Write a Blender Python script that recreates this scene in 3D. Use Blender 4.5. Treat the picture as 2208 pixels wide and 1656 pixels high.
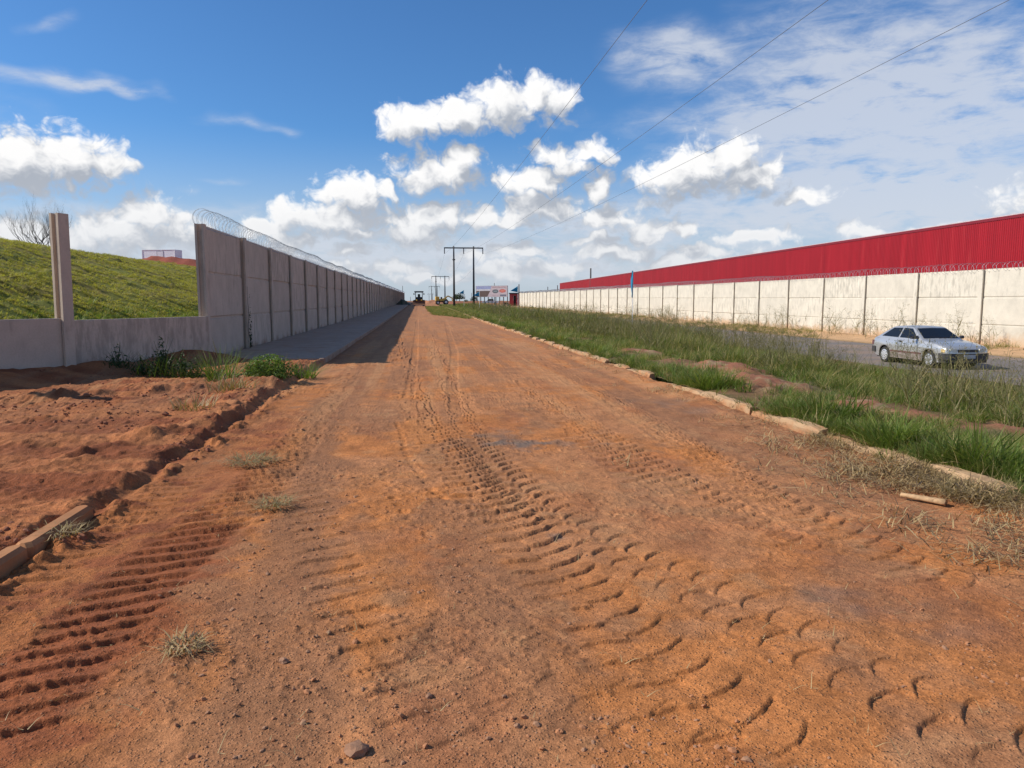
import bpy, math, random
import numpy as np
from mathutils import Vector, Matrix
R = math.radians
sc = bpy.context.scene
for o in list(bpy.data.objects):
    bpy.data.objects.remove(o)

# ------------------------------------------------------------------ camera
W0, H0, F0 = 2208, 1656, 1600.0
EYE = 1.75
YAW = math.atan((1104 - 904.5) / F0)        # the camera looks a little right of the road
PITCH = math.atan((828 - 647) / F0)         # and a little down
cam_d = bpy.data.cameras.new('camera')
cam_d.sensor_width = 36.0
cam_d.lens = 36.0 * F0 / W0
cam_d.clip_start = 0.05
cam_d.clip_end = 20000
cam = bpy.data.objects.new('camera', cam_d)
sc.collection.objects.link(cam)
cam.location = (0, 0, EYE)
cam.rotation_euler = (R(90) - PITCH, 0, -YAW)
sc.camera = cam
CF = np.array([math.sin(YAW) * math.cos(PITCH), math.cos(YAW) * math.cos(PITCH), -math.sin(PITCH)])
CR = np.array([math.cos(YAW), -math.sin(YAW), 0.0])
CU = np.cross(CR, CF)

def ray(px, py):
    d = CF * F0 + CR * (px - W0 / 2) - CU * (py - H0 / 2)
    return d / np.linalg.norm(d)

def gp(px, py, z=0.0):                       # photo pixel -> point on the level z
    d = ray(px, py)
    t = (z - EYE) / d[2]
    return np.array([d[0] * t, d[1] * t, z])

def wp(px, depth):                           # photo column at a depth -> ground x, y
    d = ray(px, 647)
    h = np.array([CF[0], CF[1]]); h /= np.linalg.norm(h)
    t = depth / (d[0] * h[0] + d[1] * h[1])
    return d[0] * t, d[1] * t

# ------------------------------------------------------------------ light
SUN_EL, SUN_AZ = R(37.5), R(-87)               # azimuth from +Y, negative = left
S = Vector((math.sin(SUN_AZ) * math.cos(SUN_EL), math.cos(SUN_AZ) * math.cos(SUN_EL), math.sin(SUN_EL)))
sd = bpy.data.lights.new('sun', 'SUN')
sd.energy = 5.0
sd.angle = R(0.53)
sd.color = (1.0, 0.94, 0.85)
sun = bpy.data.objects.new('sun', sd)
sc.collection.objects.link(sun)
sun.rotation_euler = S.to_track_quat('Z', 'Y').to_euler()
sc.view_settings.view_transform = 'Standard'
sc.view_settings.look = 'None'
sc.view_settings.exposure = 0.0
sc.view_settings.gamma = 1.0
sc.view_settings.use_curve_mapping = False
sc.cycles.use_denoising = True
sc.cycles.max_bounces = 6
sc.cycles.transparent_max_bounces = 8

# ------------------------------------------------------------------ node helpers
def nd(t, typ, inp=None, **props):
    n = t.nodes.new(typ)
    for k, v in props.items():
        setattr(n, k, v)
    for k, v in (inp or {}).items():
        s = n.inputs[k]
        if isinstance(v, bpy.types.NodeSocket):
            t.links.new(v, s)
        else:
            s.default_value = v
    return n

def mth(t, op, a, b=0.0, c=0.0, clamp=False):
    return nd(t, 'ShaderNodeMath', {0: a, 1: b, 2: c}, operation=op, use_clamp=clamp).outputs[0]

def vm(t, op, a, b=(0, 0, 0), c=(0, 0, 0)):
    n = nd(t, 'ShaderNodeVectorMath', {0: a, 1: b}, operation=op)
    if op == 'MULTIPLY_ADD':
        if isinstance(c, bpy.types.NodeSocket): t.links.new(c, n.inputs[2])
        else: n.inputs[2].default_value = c
    return n.outputs['Value'] if op in ('LENGTH', 'DOT_PRODUCT') else n.outputs[0]

def sstep(t, v, a, b, to0=0.0, to1=1.0):
    return nd(t, 'ShaderNodeMapRange', {0: v, 1: a, 2: b, 3: to0, 4: to1}, interpolation_type='SMOOTHSTEP').outputs[0]

def noise(t, vec, scale, detail=4, rough=0.55, dist=0.0):
    return nd(t, 'ShaderNodeTexNoise', {'Vector': vec, 'Scale': scale, 'Detail': detail, 'Roughness': rough, 'Distortion': dist}).outputs[0]

def mixc(t, f, a, b, mode='MIX'):
    n = nd(t, 'ShaderNodeMix', data_type='RGBA', blend_type=mode)
    for s, v in ((n.inputs[0], f), (n.inputs[6], a), (n.inputs[7], b)):
        if isinstance(v, bpy.types.NodeSocket): t.links.new(v, s)
        elif s.type == 'RGBA': s.default_value = tuple(v) + (1,) if len(v) == 3 else v
        else: s.default_value = v
    return n.outputs[2]

def rgb(t, c):
    n = t.nodes.new('ShaderNodeRGB'); n.outputs[0].default_value = tuple(c) + (1,)
    return n.outputs[0]

# ------------------------------------------------------------------ sky: physical sky with clouds laid out by direction
wd = bpy.data.worlds.new('World')
sc.world = wd
wd.use_nodes = True
wt = wd.node_tree
wt.nodes.clear()
SKY_STRENGTH = 0.115
sky = nd(wt, 'ShaderNodeTexSky', sky_type='NISHITA', sun_disc=False, sun_elevation=SUN_EL,
         sun_rotation=SUN_AZ, altitude=600, air_density=1.0, dust_density=0.6, ozone_density=2.5)

def ae(px, py):
    d = ray(px, py)
    return math.atan2(d[0], d[1]), math.asin(d[2])

# cumulus: photo column, row, half width, half height
CUMULUS = [(40, 345, 120, 62), (165, 345, 80, 48), (235, 362, 50, 26), (-90, 360, 110, 60), (-230, 330, 90, 50),
           (320, 468, 62, 46), (255, 505, 90, 42), (385, 500, 55, 38), (20, 500, 90, 26), (130, 520, 80, 30),
           (885, 266, 72, 32), (985, 246, 72, 34), (1090, 228, 72, 46), (1150, 205, 55, 38), (1205, 222, 34, 38),
           (935, 368, 74, 40), (1000, 335, 36, 32), (985, 372, 48, 34),
           (765, 430, 72, 42), (660, 468, 76, 32), (835, 418, 28, 17), (740, 470, 80, 28),
           (880, 468, 76, 36), (965, 462, 56, 24), (885, 505, 76, 28),
           (1190, 342, 46, 30), (1275, 332, 42, 22), (1145, 392, 76, 32), (1225, 365, 42, 28),
           (1435, 395, 74, 42), (1510, 362, 80, 48), (1585, 350, 50, 42), (1610, 385, 62, 30), (1672, 352, 24, 24),
           (1297, 402, 28, 30), (1160, 445, 86, 28), (1305, 472, 62, 30), (1460, 492, 46, 22), (1395, 498, 44, 24),
           (1740, 427, 52, 16), (1862, 502, 36, 20), (1620, 512, 70, 16), (1505, 545, 60, 16), (1290, 520, 46, 12),
           (1120, 545, 60, 20), (1200, 575, 80, 14), (1440, 572, 80, 18), (1660, 556, 60, 14), (1010, 560, 60, 16),
           (560, 500, 60, 20), (620, 525, 50, 22), (760, 545, 46, 16), (860, 580, 70, 16), (930, 600, 90, 12), 
           (2050, 505, 90, 14), (700, 585, 110, 16), (1080, 590, 90, 14), (1330, 545, 90, 20), (1560, 580, 110, 16), (520, 560, 90, 24), (230, 590, 120, 26), (60, 560, 110, 30), (780, 500, 60, 18), (1040, 470, 50, 18), (1110, 470, 60, 20), (2330, 420, 120, 40), (2500, 300, 110, 50), (-300, 480, 140, 40)]
# thin, soft cloud: column, row, half width, half height, opacity
VEIL = [(1500, 255, 330, 36, .4), (1760, 215, 330, 60, .45), (1950, 445, 520, 60, .7), (1450, 520, 650, 46, .5), (700, 560, 700, 60, .5), (1440, 128, 150, 62, 1.0), (1800, 90, 210, 120, .75), (1960, 190, 330, 95, .62), (2150, 60, 200, 90, .5), (1750, 300, 400, 50, .45),
        (1950, 330, 420, 105, .85), (1800, 405, 500, 45, .55), (2150, 420, 320, 60, .6), (120, 172, 165, 24, .75), (240, 196, 90, 12, .5),
        (95, 46, 50, 14, .6), (520, 254, 85, 15, .55), (625, 272, 42, 10, .5), (500, 397, 60, 7, .5), (402, 410, 26, 9, .4),
        (120, 445, 260, 26, .5), (480, 470, 260, 34, .45), (1020, 500, 420, 60, .42), (1000, 575, 700, 48, .6), (300, 560, 420, 60, .6), (1560, 480, 500, 46, .4),
        (1900, 570, 600, 30, .35), (2600, 150, 300, 120, .7), (-300, 200, 240, 60, .6)]

def blob_group(name, blobs, kind):
    g = bpy.data.node_groups.new(name, 'ShaderNodeTree')
    g.interface.new_socket('P', in_out='INPUT', socket_type='NodeSocketVector')
    g.interface.new_socket('F', in_out='OUTPUT', socket_type='NodeSocketFloat')
    gi = g.nodes.new('NodeGroupInput'); go = g.nodes.new('NodeGroupOutput')
    P = gi.outputs[0]
    warp = nd(g, 'ShaderNodeTexNoise', {'Vector': P, 'Scale': 20.0 if kind == 'c' else 9.0, 'Detail': 2.0, 'Roughness': 0.62}, noise_dimensions='2D').outputs['Color']
    Pw = vm(g, 'ADD', P, vm(g, 'MULTIPLY', vm(g, 'SUBTRACT', warp, (.5, .5, .5)), (.05, .04, 0) if kind == 'c' else (.12, .05, 0)))
    run = None
    for b in blobs:
        a, e = ae(b[0], b[1])
        k = 1.04 if kind == 'c' else 1.0
        sx, sy = F0 / b[2] / k, F0 / b[3] / k
        r = vm(g, 'LENGTH', vm(g, 'MULTIPLY_ADD', Pw, (sx, sy, 0), (-a * sx, -e * sy, 0)))
        if kind == 'c':
            v = mth(g, 'SUBTRACT', 1.0, r)
            run = v if run is None else nd(g, 'ShaderNodeMath', {0: run, 1: v, 2: 0.22}, operation='SMOOTH_MAX').outputs[0]
        else:
            v = nd(g, 'ShaderNodeMapRange', {0: r, 1: 1.25, 2: .1, 3: 0.0, 4: b[4]}).outputs[0]
            run = v if run is None else mth(g, 'ADD', run, v)
    if kind == 'c':
        puff = nd(g, 'ShaderNodeTexVoronoi', {'Vector': vm(g, 'MULTIPLY', Pw, (1, 1.15, 1)), 'Scale': 30.0, 'Detail': 2.0, 'Roughness': .6, 'Lacunarity': 2.4},
                  feature='F1', voronoi_dimensions='2D', normalize=True).outputs['Distance']
        nz = mth(g, 'MULTIPLY', mth(g, 'SUBTRACT', .40, puff), 1.6)
        out = mth(g, 'ADD', run, nz)
    else:
        nz = noise(g, vm(g, 'MULTIPLY', P, (.62, 1.9, 1)), 24.0, 6, .64, .3)
        nz = mth(g, 'MULTIPLY', mth(g, 'SUBTRACT', nz, .48), 2.3)
        out = mth(g, 'MULTIPLY', run, mth(g, 'ADD', .62, nz))
    g.links.new(out, go.inputs[0])
    return g

tc = nd(wt, 'ShaderNodeTexCoord').outputs['Generated']
sx = nd(wt, 'ShaderNodeSeparateXYZ', {0: tc})
az = mth(wt, 'ARCTAN2', sx.outputs[0], sx.outputs[1])
el = mth(wt, 'ARCSINE', sx.outputs[2])
Pn = nd(wt, 'ShaderNodeCombineXYZ', {0: az, 1: el, 2: 0.0}).outputs[0]
gC = blob_group('cumulus', CUMULUS, 'c')
gV = blob_group('veil', VEIL, 'v')

def grp(g, vec):
    n = nd(wt, 'ShaderNodeGroup', node_tree=g)
    wt.links.new(vec, n.inputs[0])
    return n.outputs[0]
F1c = grp(gC, Pn)
F2 = grp(gC, vm(wt, 'ADD', Pn, (-0.014, 0.028, 0)))
fine = mth(wt, 'SUBTRACT', noise(wt, Pn, 48.0, 6, 0.66), .5)
F1 = mth(wt, 'MULTIPLY_ADD', fine, 1.15, F1c)
V1 = grp(gV, Pn)
aC = sstep(wt, F1, -0.12, 0.62)
lit = sstep(wt, mth(wt, 'MULTIPLY_ADD', fine, .5, mth(wt, 'SUBTRACT', F1c, F2)), -0.40, 1.0)
thick = sstep(wt, F1, 0.15, 1.1)
aV = mth(wt, 'MULTIPLY', sstep(wt, V1, 0.0, 0.85), 0.78)
# pale band of moist air low down
lowb = mth(wt, 'MULTIPLY', sstep(wt, el, 0.22, 0.0), 0.85)
skc = mixc(wt, 1.0, sky.outputs[0], (0.50, 0.84, 1.16), 'MULTIPLY')
c_sky = mixc(wt, 1.0, skc, (SKY_STRENGTH,) * 3, 'MULTIPLY')
c_sky = mixc(wt, lowb, c_sky, (0.54, 0.60, 0.68))
C_VEIL, C_DARK, C_LIT = (0.66, 0.70, 0.78), (0.42, 0.46, 0.53), (1.06, 1.05, 1.04)
c_in = mixc(wt, aV, c_sky, C_VEIL)
c_cloud = mixc(wt, lit, C_DARK, C_LIT)
c_cloud = mixc(wt, mth(wt, 'MULTIPLY', thick, .10), c_cloud, C_DARK)
c_cloud = mixc(wt, sstep(wt, el, 0.16, 0.0, 0.0, 0.70), c_cloud, (0.62, 0.66, 0.72))
c_in = mixc(wt, aC, c_in, c_cloud)
bg_in = nd(wt, 'ShaderNodeBackground', {0: c_in, 1: 1.0})
# the same kind of cloud, as plain noise, all round and overhead
out_f = mth(wt, 'MAXIMUM', sstep(wt, mth(wt, 'ABSOLUTE', mth(wt, 'SUBTRACT', az, YAW)), .74, .86), sstep(wt, mth(wt, 'ABSOLUTE', mth(wt, 'SUBTRACT', el, .2)), .28, .36))
gen = noise(wt, vm(wt, 'MULTIPLY', tc, (1, 1, 2.2)), 3.2, 6, .6)
c_out = mixc(wt, sstep(wt, gen, .55, .66, 0.0, .9), c_sky, mixc(wt, sstep(wt, gen, .58, .72), C_LIT, (.66, .69, .74)))
bg_out = nd(wt, 'ShaderNodeBackground', {0: c_out, 1: 1.0})
bg = nd(wt, 'ShaderNodeMixShader', {0: out_f, 1: bg_in.outputs[0], 2: bg_out.outputs[0]})
wo = nd(wt, 'ShaderNodeOutputWorld', {0: bg.outputs[0]})
wd.cycles.sampling_method = 'MANUAL'
wd.cycles.sample_map_resolution = 512

# ------------------------------------------------------------------ scene helpers
COL = sc.collection.objects

def tag(o, label=None, cat=None, group=None, kind=None):
    if label: o['label'] = label
    if cat: o['category'] = cat
    if group: o['group'] = group
    if kind: o['kind'] = kind
    return o

def empty(name, loc=(0, 0, 0), rz=0.0, **kw):
    o = bpy.data.objects.new(name, None)
    o.empty_display_size = 0.2
    o.location = loc; o.rotation_euler = (0, 0, rz)
    COL.link(o)
    return tag(o, **kw)

def add(name, me, parent=None, loc=(0, 0, 0), rot=(0, 0, 0), scale=(1, 1, 1), **kw):
    o = bpy.data.objects.new(name, me)
    o.location = loc; o.rotation_euler = rot; o.scale = scale
    COL.link(o)
    if parent: o.parent = parent
    return tag(o, **kw)

class MB:
    def __init__(s): s.v = []; s.f = []
    def quad(s, *p):
        n = len(s.v); s.v += [tuple(q) for q in p]; s.f.append(tuple(range(n, n + len(p)))); return s
    def box(s, x0, x1, y0, y1, z0, z1, bev=0.0):
        n = len(s.v); b = bev
        if b <= 0:
            s.v += [(x, y, z) for z in (z0, z1) for y in (y0, y1) for x in (x0, x1)]
            s.f += [tuple(n + i for i in q) for q in ((0, 2, 3, 1), (4, 5, 7, 6), (0, 1, 5, 4), (2, 6, 7, 3), (0, 4, 6, 2), (1, 3, 7, 5))]
            return s
        # chamfered box
        ring = lambda z, i: [(x0 + i + b, y0 + i, z), (x1 - i - b, y0 + i, z), (x1 - i, y0 + i + b, z), (x1 - i, y1 - i - b, z),
                             (x1 - i - b, y1 - i, z), (x0 + i + b, y1 - i, z), (x0 + i, y1 - i - b, z), (x0 + i, y0 + i + b, z)]
        s.v += ring(z0, b * .8) + ring(z0 + b, 0) + ring(z1 - b, 0) + ring(z1, b * .8)
        s.f.append(tuple(n + i for i in range(7, -1, -1)))
        for k in range(3):
            for i in range(8):
                a, c = n + k * 8 + i, n + k * 8 + (i + 1) % 8
                s.f.append((a, c, c + 8, a + 8))
        s.f.append(tuple(n + 24 + i for i in range(8)))
        return s
    def tube(s, pts, rad, seg=6, cap=True):
        pts = [Vector(p) for p in pts]; n = len(s.v)
        if not hasattr(rad, '__len__'): rad = [rad] * len(pts)
        up = Vector((0, 0, 1)); prev = None
        for i, p in enumerate(pts):
            d = (pts[min(i + 1, len(pts) - 1)] - pts[max(i - 1, 0)])
            d = d.normalized() if d.length > 1e-9 else Vector((0, 0, 1))
            if prev is None:
                a = d.cross(up) if abs(d.z) < .95 else d.cross(Vector((1, 0, 0)))
            else:
                a = prev - d * prev.dot(d)
            a.normalize(); prev = a; b = d.cross(a)
            for k in range(seg):
                t = 2 * math.pi * k / seg
                s.v.append(tuple(p + (a * math.cos(t) + b * math.sin(t)) * rad[i]))
        for i in range(len(pts) - 1):
            for k in range(seg):
                a, c = n + i * seg + k, n + i * seg + (k + 1) % seg
                s.f.append((a, c, c + seg, a + seg))
        if cap:
            s.f.append(tuple(n + k for k in range(seg - 1, -1, -1)))
            s.f.append(tuple(n + (len(pts) - 1) * seg + k for k in range(seg)))
        return s
    def prism(s, poly, axis, a0, a1):        # polygon in the two other axes, drawn out along one
        n = len(s.v); m = len(poly)
        for a in (a0, a1):
            for p in poly:
                s.v.append({'x': (a, p[0], p[1]), 'y': (p[0], a, p[1]), 'z': (p[0], p[1], a)}[axis])
        s.f.append(tuple(n + i for i in range(m - 1, -1, -1))); s.f.append(tuple(n + m + i for i in range(m)))
        for i in range(m):
            j = (i + 1) % m
            s.f.append((n + i, n + j, n + m + j, n + m + i))
        return s
    def grid(s, P):                           # P[i][j] points
        n = len(s.v); h = len(P); w = len(P[0])
        for r in P: s.v += [tuple(q) for q in r]
        for i in range(h - 1):
            for j in range(w - 1):
                a = n + i * w + j
                s.f.append((a, a + 1, a + w + 1, a + w))
        return s
    def mesh(s, name, mats, smooth=False, recalc=True):
        me = bpy.data.meshes.new(name)
        me.from_pydata(s.v, [], s.f)
        for m in (mats if isinstance(mats, (list, tuple)) else [mats]): me.materials.append(m)
        if recalc:
            import bmesh
            bm = bmesh.new(); bm.from_mesh(me); bmesh.ops.recalc_face_normals(bm, faces=bm.faces); bm.to_mesh(me); bm.free()
        if smooth: me.polygons.foreach_set('use_smooth', [True] * len(me.polygons))
        return me

def np_mesh(name, V, Q, mat, smooth=True, col=None):
    me = bpy.data.meshes.new(name)
    k = Q.shape[1]
    me.vertices.add(len(V)); me.vertices.foreach_set('co', np.ascontiguousarray(V, np.float32).ravel())
    me.loops.add(Q.size); me.loops.foreach_set('vertex_index', np.ascontiguousarray(Q, np.int32).ravel())
    me.polygons.add(len(Q))
    me.polygons.foreach_set('loop_start', np.arange(0, Q.size, k, dtype=np.int32))
    me.polygons.foreach_set('use_smooth', np.full(len(Q), smooth))
    me.update(calc_edges=True)
    if col is not None:
        at = me.color_attributes.new('soil', 'FLOAT_COLOR', 'POINT')
        c4 = np.ones((len(V), 4), np.float32); c4[:, :3] = col
        at.data.foreach_set('color', c4.ravel())
    me.materials.append(mat)
    return me

# lattice noise for terrain
_rs = np.random.RandomState(7)
_T = _rs.rand(512, 512).astype(np.float32)
def vn(x, y, s=1.0, seed=0):
    x = np.asarray(x) * s + seed * 37.17; y = np.asarray(y) * s + seed * 11.71
    xi = np.floor(x).astype(np.int64); yi = np.floor(y).astype(np.int64)
    fx = x - xi; fy = y - yi
    fx = fx * fx * fx * (fx * (fx * 6 - 15) + 10); fy = fy * fy * fy * (fy * (fy * 6 - 15) + 10)
    g = lambda a, b: _T[(xi + a + 101 * seed) & 511, (yi + b + 57 * seed) & 511]
    return (g(0, 0) * (1 - fx) + g(1, 0) * fx) * (1 - fy) + (g(0, 1) * (1 - fx) + g(1, 1) * fx) * fy - .5
def fbm(x, y, s=1.0, o=4, seed=0, gain=.5):
    r = 0; a = 1.0
    for k in range(o):
        r = r + a * vn(x, y, s, seed + k * 3); s *= 2.03; a *= gain
    return r
def ss(v, a, b):
    t = np.clip((v - a) / (b - a), 0, 1); return t * t * (3 - 2 * t)

def rise(y):                                  # the road climbs gently to a crest and drops behind it
    y = np.asarray(y, dtype=float)
    return .003 * np.clip(y - 50, 0, 300) - 9.5 * ss(y, 355, 900) 

KL, KR = -2.62, 5.0                           # road edges
LX, RX = -5.79, 25.95                         # road-side faces of the two walls

def verge_z(x, y):                            # right of the road, down to the parallel street
    x = np.asarray(x, dtype=float)
    z = .09 - .60 * ss(x, 6.0, 15.5) + .21 * ss(x, 23.4, 25.6)
    return z + rise(y)

# ------------------------------------------------------------------ materials
def new_mat(name):
    m = bpy.data.materials.new(name); m.use_nodes = True
    t = m.node_tree
    return m, t, t.nodes['Principled BSDF']

def plain(name, col, rough=.6, metal=0.0, vary=.12, scale=4.0, spec=.5, bump=0.0, coat=0.0):
    m, t, b = new_mat(name)
    p = nd(t, 'ShaderNodeTexCoord').outputs['Object']
    n = noise(t, p, scale, 5, .6)
    k = nd(t, 'ShaderNodeMapRange', {0: n, 1: .25, 2: .75, 3: 1 - vary, 4: 1 + vary}).outputs[0]
    c = vm(t, 'MULTIPLY', col, k) if False else mixc(t, 1.0, rgb(t, col), nd(t, 'ShaderNodeCombineColor', {0: k, 1: k, 2: k}).outputs[0], 'MULTIPLY')
    t.links.new(c, b.inputs['Base Color'])
    b.inputs['Roughness'].default_value = rough; b.inputs['Metallic'].default_value = metal
    b.inputs['Specular IOR Level'].default_value = spec
    b.inputs['Coat Weight'].default_value = coat
    if bump:
        t.links.new(nd(t, 'ShaderNodeBump', {'Height': n, 'Strength': bump, 'Distance': .02}).outputs[0], b.inputs['Normal'])
    return m

def soil_mat(name, grain=1.0):
    m, t, b = new_mat(name)
    a = nd(t, 'ShaderNodeAttribute', attribute_name='soil').outputs['Color']
    p = nd(t, 'ShaderNodeNewGeometry').outputs['Position']
    n1 = noise(t, p, 30.0, 5, .72)
    n2 = noise(t, p, 2.3, 4, .6)
    n4 = noise(t, p, 115.0, 3, .7)
    k = mth(t, 'MULTIPLY', nd(t, 'ShaderNodeMapRange', {0: n1, 1: .25, 2: .75, 3: .66, 4: 1.34}).outputs[0],
            nd(t, 'ShaderNodeMapRange', {0: n2, 1: .3, 2: .7, 3: .86, 4: 1.14}).outputs[0])
    k = mth(t, 'MULTIPLY', k, nd(t, 'ShaderNodeMapRange', {0: n4, 1: .28, 2: .72, 3: .60, 4: 1.36}).outputs[0])
    c = mixc(t, 1.0, a, nd(t, 'ShaderNodeCombineColor', {0: k, 1: k, 2: k}).outputs[0], 'MULTIPLY')
    # scattered grains, paler and darker
    vo = nd(t, 'ShaderNodeTexVoronoi', {'Vector': p, 'Scale': 46.0}, feature='F1')
    gk = sstep(t, vo.outputs['Distance'], .34, .14)
    c = mixc(t, mth(t, 'MULTIPLY', gk, .28 * grain), c, mixc(t, nd(t, 'ShaderNodeSeparateColor', {0: vo.outputs['Color']}).outputs[0], (.17, .075, .04), (.52, .30, .17)))
    t.links.new(c, b.inputs['Base Color'])
    b.inputs['Roughness'].default_value = .93
    b.inputs['Specular IOR Level'].default_value = .18
    hgt = mth(t, 'ADD', mth(t, 'MULTIPLY', n1, .8), mth(t, 'MULTIPLY', n4, .6))
    hgt = mth(t, 'ADD', hgt, mth(t, 'MULTIPLY', gk, .55))
    t.links.new(nd(t, 'ShaderNodeBump', {'Height': hgt, 'Strength': .8 * grain, 'Distance': .013}).outputs[0], b.inputs['Normal'])
    return m

def concrete(name, col, stain=.5, soilcol=(.36, .17, .08), soil_h=.35, zref=0.0):
    m, t, b = new_mat(name)
    p = nd(t, 'ShaderNodeNewGeometry').outputs['Position']
    rnd = nd(t, 'ShaderNodeObjectInfo').outputs['Random']
    pv = vm(t, 'MULTIPLY', p, (1, 1, .28))
    n1 = noise(t, p, 1.6, 6, .62); n2 = noise(t, pv, 5.0, 6, .68); n3 = noise(t, p, 34, 4, .6)
    k = nd(t, 'ShaderNodeMapRange', {0: n1, 1: .3, 2: .7, 3: .88, 4: 1.08}).outputs[0]
    k = mth(t, 'MULTIPLY', k, nd(t, 'ShaderNodeMapRange', {0: n3, 1: .3, 2: .7, 3: .93, 4: 1.06}).outputs[0])
    k = mth(t, 'MULTIPLY', k, nd(t, 'ShaderNodeMapRange', {0: rnd, 3: .92, 4: 1.06}).outputs[0])
    c = mixc(t, 1.0, rgb(t, col), nd(t, 'ShaderNodeCombineColor', {0: k, 1: k, 2: k}).outputs[0], 'MULTIPLY')
    st = sstep(t, mth(t, 'ADD', n2, mth(t, 'MULTIPLY', mth(t, 'SUBTRACT', rnd, .5), .26)), .52, .74)
    c = mixc(t, mth(t, 'MULTIPLY', st, stain), c, tuple(v * .52 for v in col))
    z = nd(t, 'ShaderNodeSeparateXYZ', {0: p}).outputs[2]
    zz = mth(t, 'ADD', mth(t, 'SUBTRACT', z, zref), mth(t, 'MULTIPLY', mth(t, 'SUBTRACT', n1, .5), 1.1))
    c = mixc(t, sstep(t, zz, soil_h, -.05, 0.0, .75), c, soilcol)
    # pits
    vo = nd(t, 'ShaderNodeTexVoronoi', {'Vector': p, 'Scale': 7.0}, feature='F1').outputs['Distance']
    pit = sstep(t, vo, .07, .03)
    c = mixc(t, mth(t, 'MULTIPLY', pit, .4), c, tuple(v * .35 for v in col))
    t.links.new(c, b.inputs['Base Color'])
    b.inputs['Roughness'].default_value = .9
    b.inputs['Specular IOR Level'].default_value = .2
    hh = mth(t, 'SUBTRACT', mth(t, 'ADD', mth(t, 'MULTIPLY', n3, .4), n2), pit)
    t.links.new(nd(t, 'ShaderNodeBump', {'Height': hh, 'Strength': .3, 'Distance': .012}).outputs[0], b.inputs['Normal'])
    return m

def leaf_mat(name, ca, cb, trans=.32, dry=None, rough=.55):
    m, t, b = new_mat(name)
    r = nd(t, 'ShaderNodeObjectInfo').outputs['Random']
    p = nd(t, 'ShaderNodeNewGeometry')
    n = noise(t, p.outputs['Position'], .55, 3, .6)
    f = mth(t, 'ADD', mth(t, 'MULTIPLY', r, .55), mth(t, 'MULTIPLY', sstep(t, n, .3, .7), .45))
    isl = p.outputs['Random Per Island']
    f = mth(t, 'ADD', mth(t, 'MULTIPLY', f, .65), mth(t, 'MULTIPLY', isl, .35))
    c = mixc(t, f, ca, cb)
    if dry:
        c = mixc(t, sstep(t, isl, 1 - dry[1], 1 - dry[1] + .05), c, dry[0])
    t.links.new(c, b.inputs['Base Color'])
    b.inputs['Roughness'].default_value = rough
    b.inputs['Specular IOR Level'].default_value = .3
    tr = nd(t, 'ShaderNodeBsdfTranslucent', {'Color': mixc(t, 1.0, c, (1.25, 1.3, .7), 'MULTIPLY')})
    mx = nd(t, 'ShaderNodeMixShader', {0: trans, 1: b.outputs[0], 2: tr.outputs[0]})
    t.links.new(mx.outputs[0], t.nodes['Material Output'].inputs[0])
    return m

M = {}
M['soil'] = soil_mat('red_soil')
M['soil_far'] = soil_mat('red_soil_far', .6)
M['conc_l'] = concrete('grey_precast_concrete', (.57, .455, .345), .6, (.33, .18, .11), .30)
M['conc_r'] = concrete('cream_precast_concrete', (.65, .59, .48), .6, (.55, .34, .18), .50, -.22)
M['walk'] = concrete('pavement_concrete', (.40, .275, .195), .35, (.36, .2, .12), .02, .05)
M['kerb'] = concrete('kerb_concrete', (.44, .285, .16), .55, (.42, .185, .08), .16, 0.0)
M['wire'] = plain('galvanised_wire', (.42, .43, .45), .45, .7, .1, 20)
M['red'] = plain('red_painted_sheet', (.33, .010, .018), .42, 0, .06, .3, .4)
def clad_mat():
    m, t, b = new_mat('red_cladding')
    p = nd(t, 'ShaderNodeTexCoord').outputs['Object']
    xx = nd(t, 'ShaderNodeSeparateXYZ', {0: p}).outputs[0]
    w = nd(t, 'ShaderNodeTexWhiteNoise', {'W': mth(t, 'FLOOR', mth(t, 'DIVIDE', xx, 1.0))}, noise_dimensions='1D').outputs[0]
    n = noise(t, vm(t, 'MULTIPLY', p, (1, 1, .08)), 1.4, 5, .65)
    k = mth(t, 'MULTIPLY', nd(t, 'ShaderNodeMapRange', {0: w, 3: .93, 4: 1.07}).outputs[0], nd(t, 'ShaderNodeMapRange', {0: n, 1: .3, 2: .7, 3: .84, 4: 1.12}).outputs[0])
    c = mixc(t, 1.0, rgb(t, (.33, .010, .018)), nd(t, 'ShaderNodeCombineColor', {0: k, 1: k, 2: k}).outputs[0], 'MULTIPLY')
    c = mixc(t, sstep(t, n, .55, .8, 0, .18), c, (.36, .16, .12))
    t.links.new(c, b.inputs['Base Color']); b.inputs['Roughness'].default_value = .5; b.inputs['Specular IOR Level'].default_value = .35
    return m
M['clad'] = clad_mat()
M['trim'] = plain('pale_halo_flashing', (.60, .42, .42), .5)  # roof trim, its pale pink copies a bright halo along the edge
M['roof'] = plain('roof_sheet', (.55, .55, .55), .5)
M['pole'] = plain('dark_pole', (.060, .055, .052), .75)
M['insul'] = plain('dark_insulator', (.05, .05, .055), .3)
M['cable'] = plain('cable_metal', (.16, .16, .17), .5, .3)
M['white'] = plain('white_paint', (.78, .78, .77), .5)
M['flag'] = plain('blue_flag_cloth', (.012, .21, .36), .8)
M['kiosk'] = plain('red_metal_sheet', (.36, .035, .035), .5, 0, .15, 2)
M['dark'] = plain('dark_opening', (.018, .012, .012), .8)
M['rubber'] = plain('tyre_rubber', (.022, .021, .02), .85)
M['mud'] = plain('muddy_steel', (.14, .065, .035), .8, 0, .3, 6)
M['cab'] = plain('dark_cab_steel', (.028, .028, .03), .55)
M['yellow'] = plain('yellow_machine_paint', (.62, .38, .06), .5, 0, .15, 3)
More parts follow.
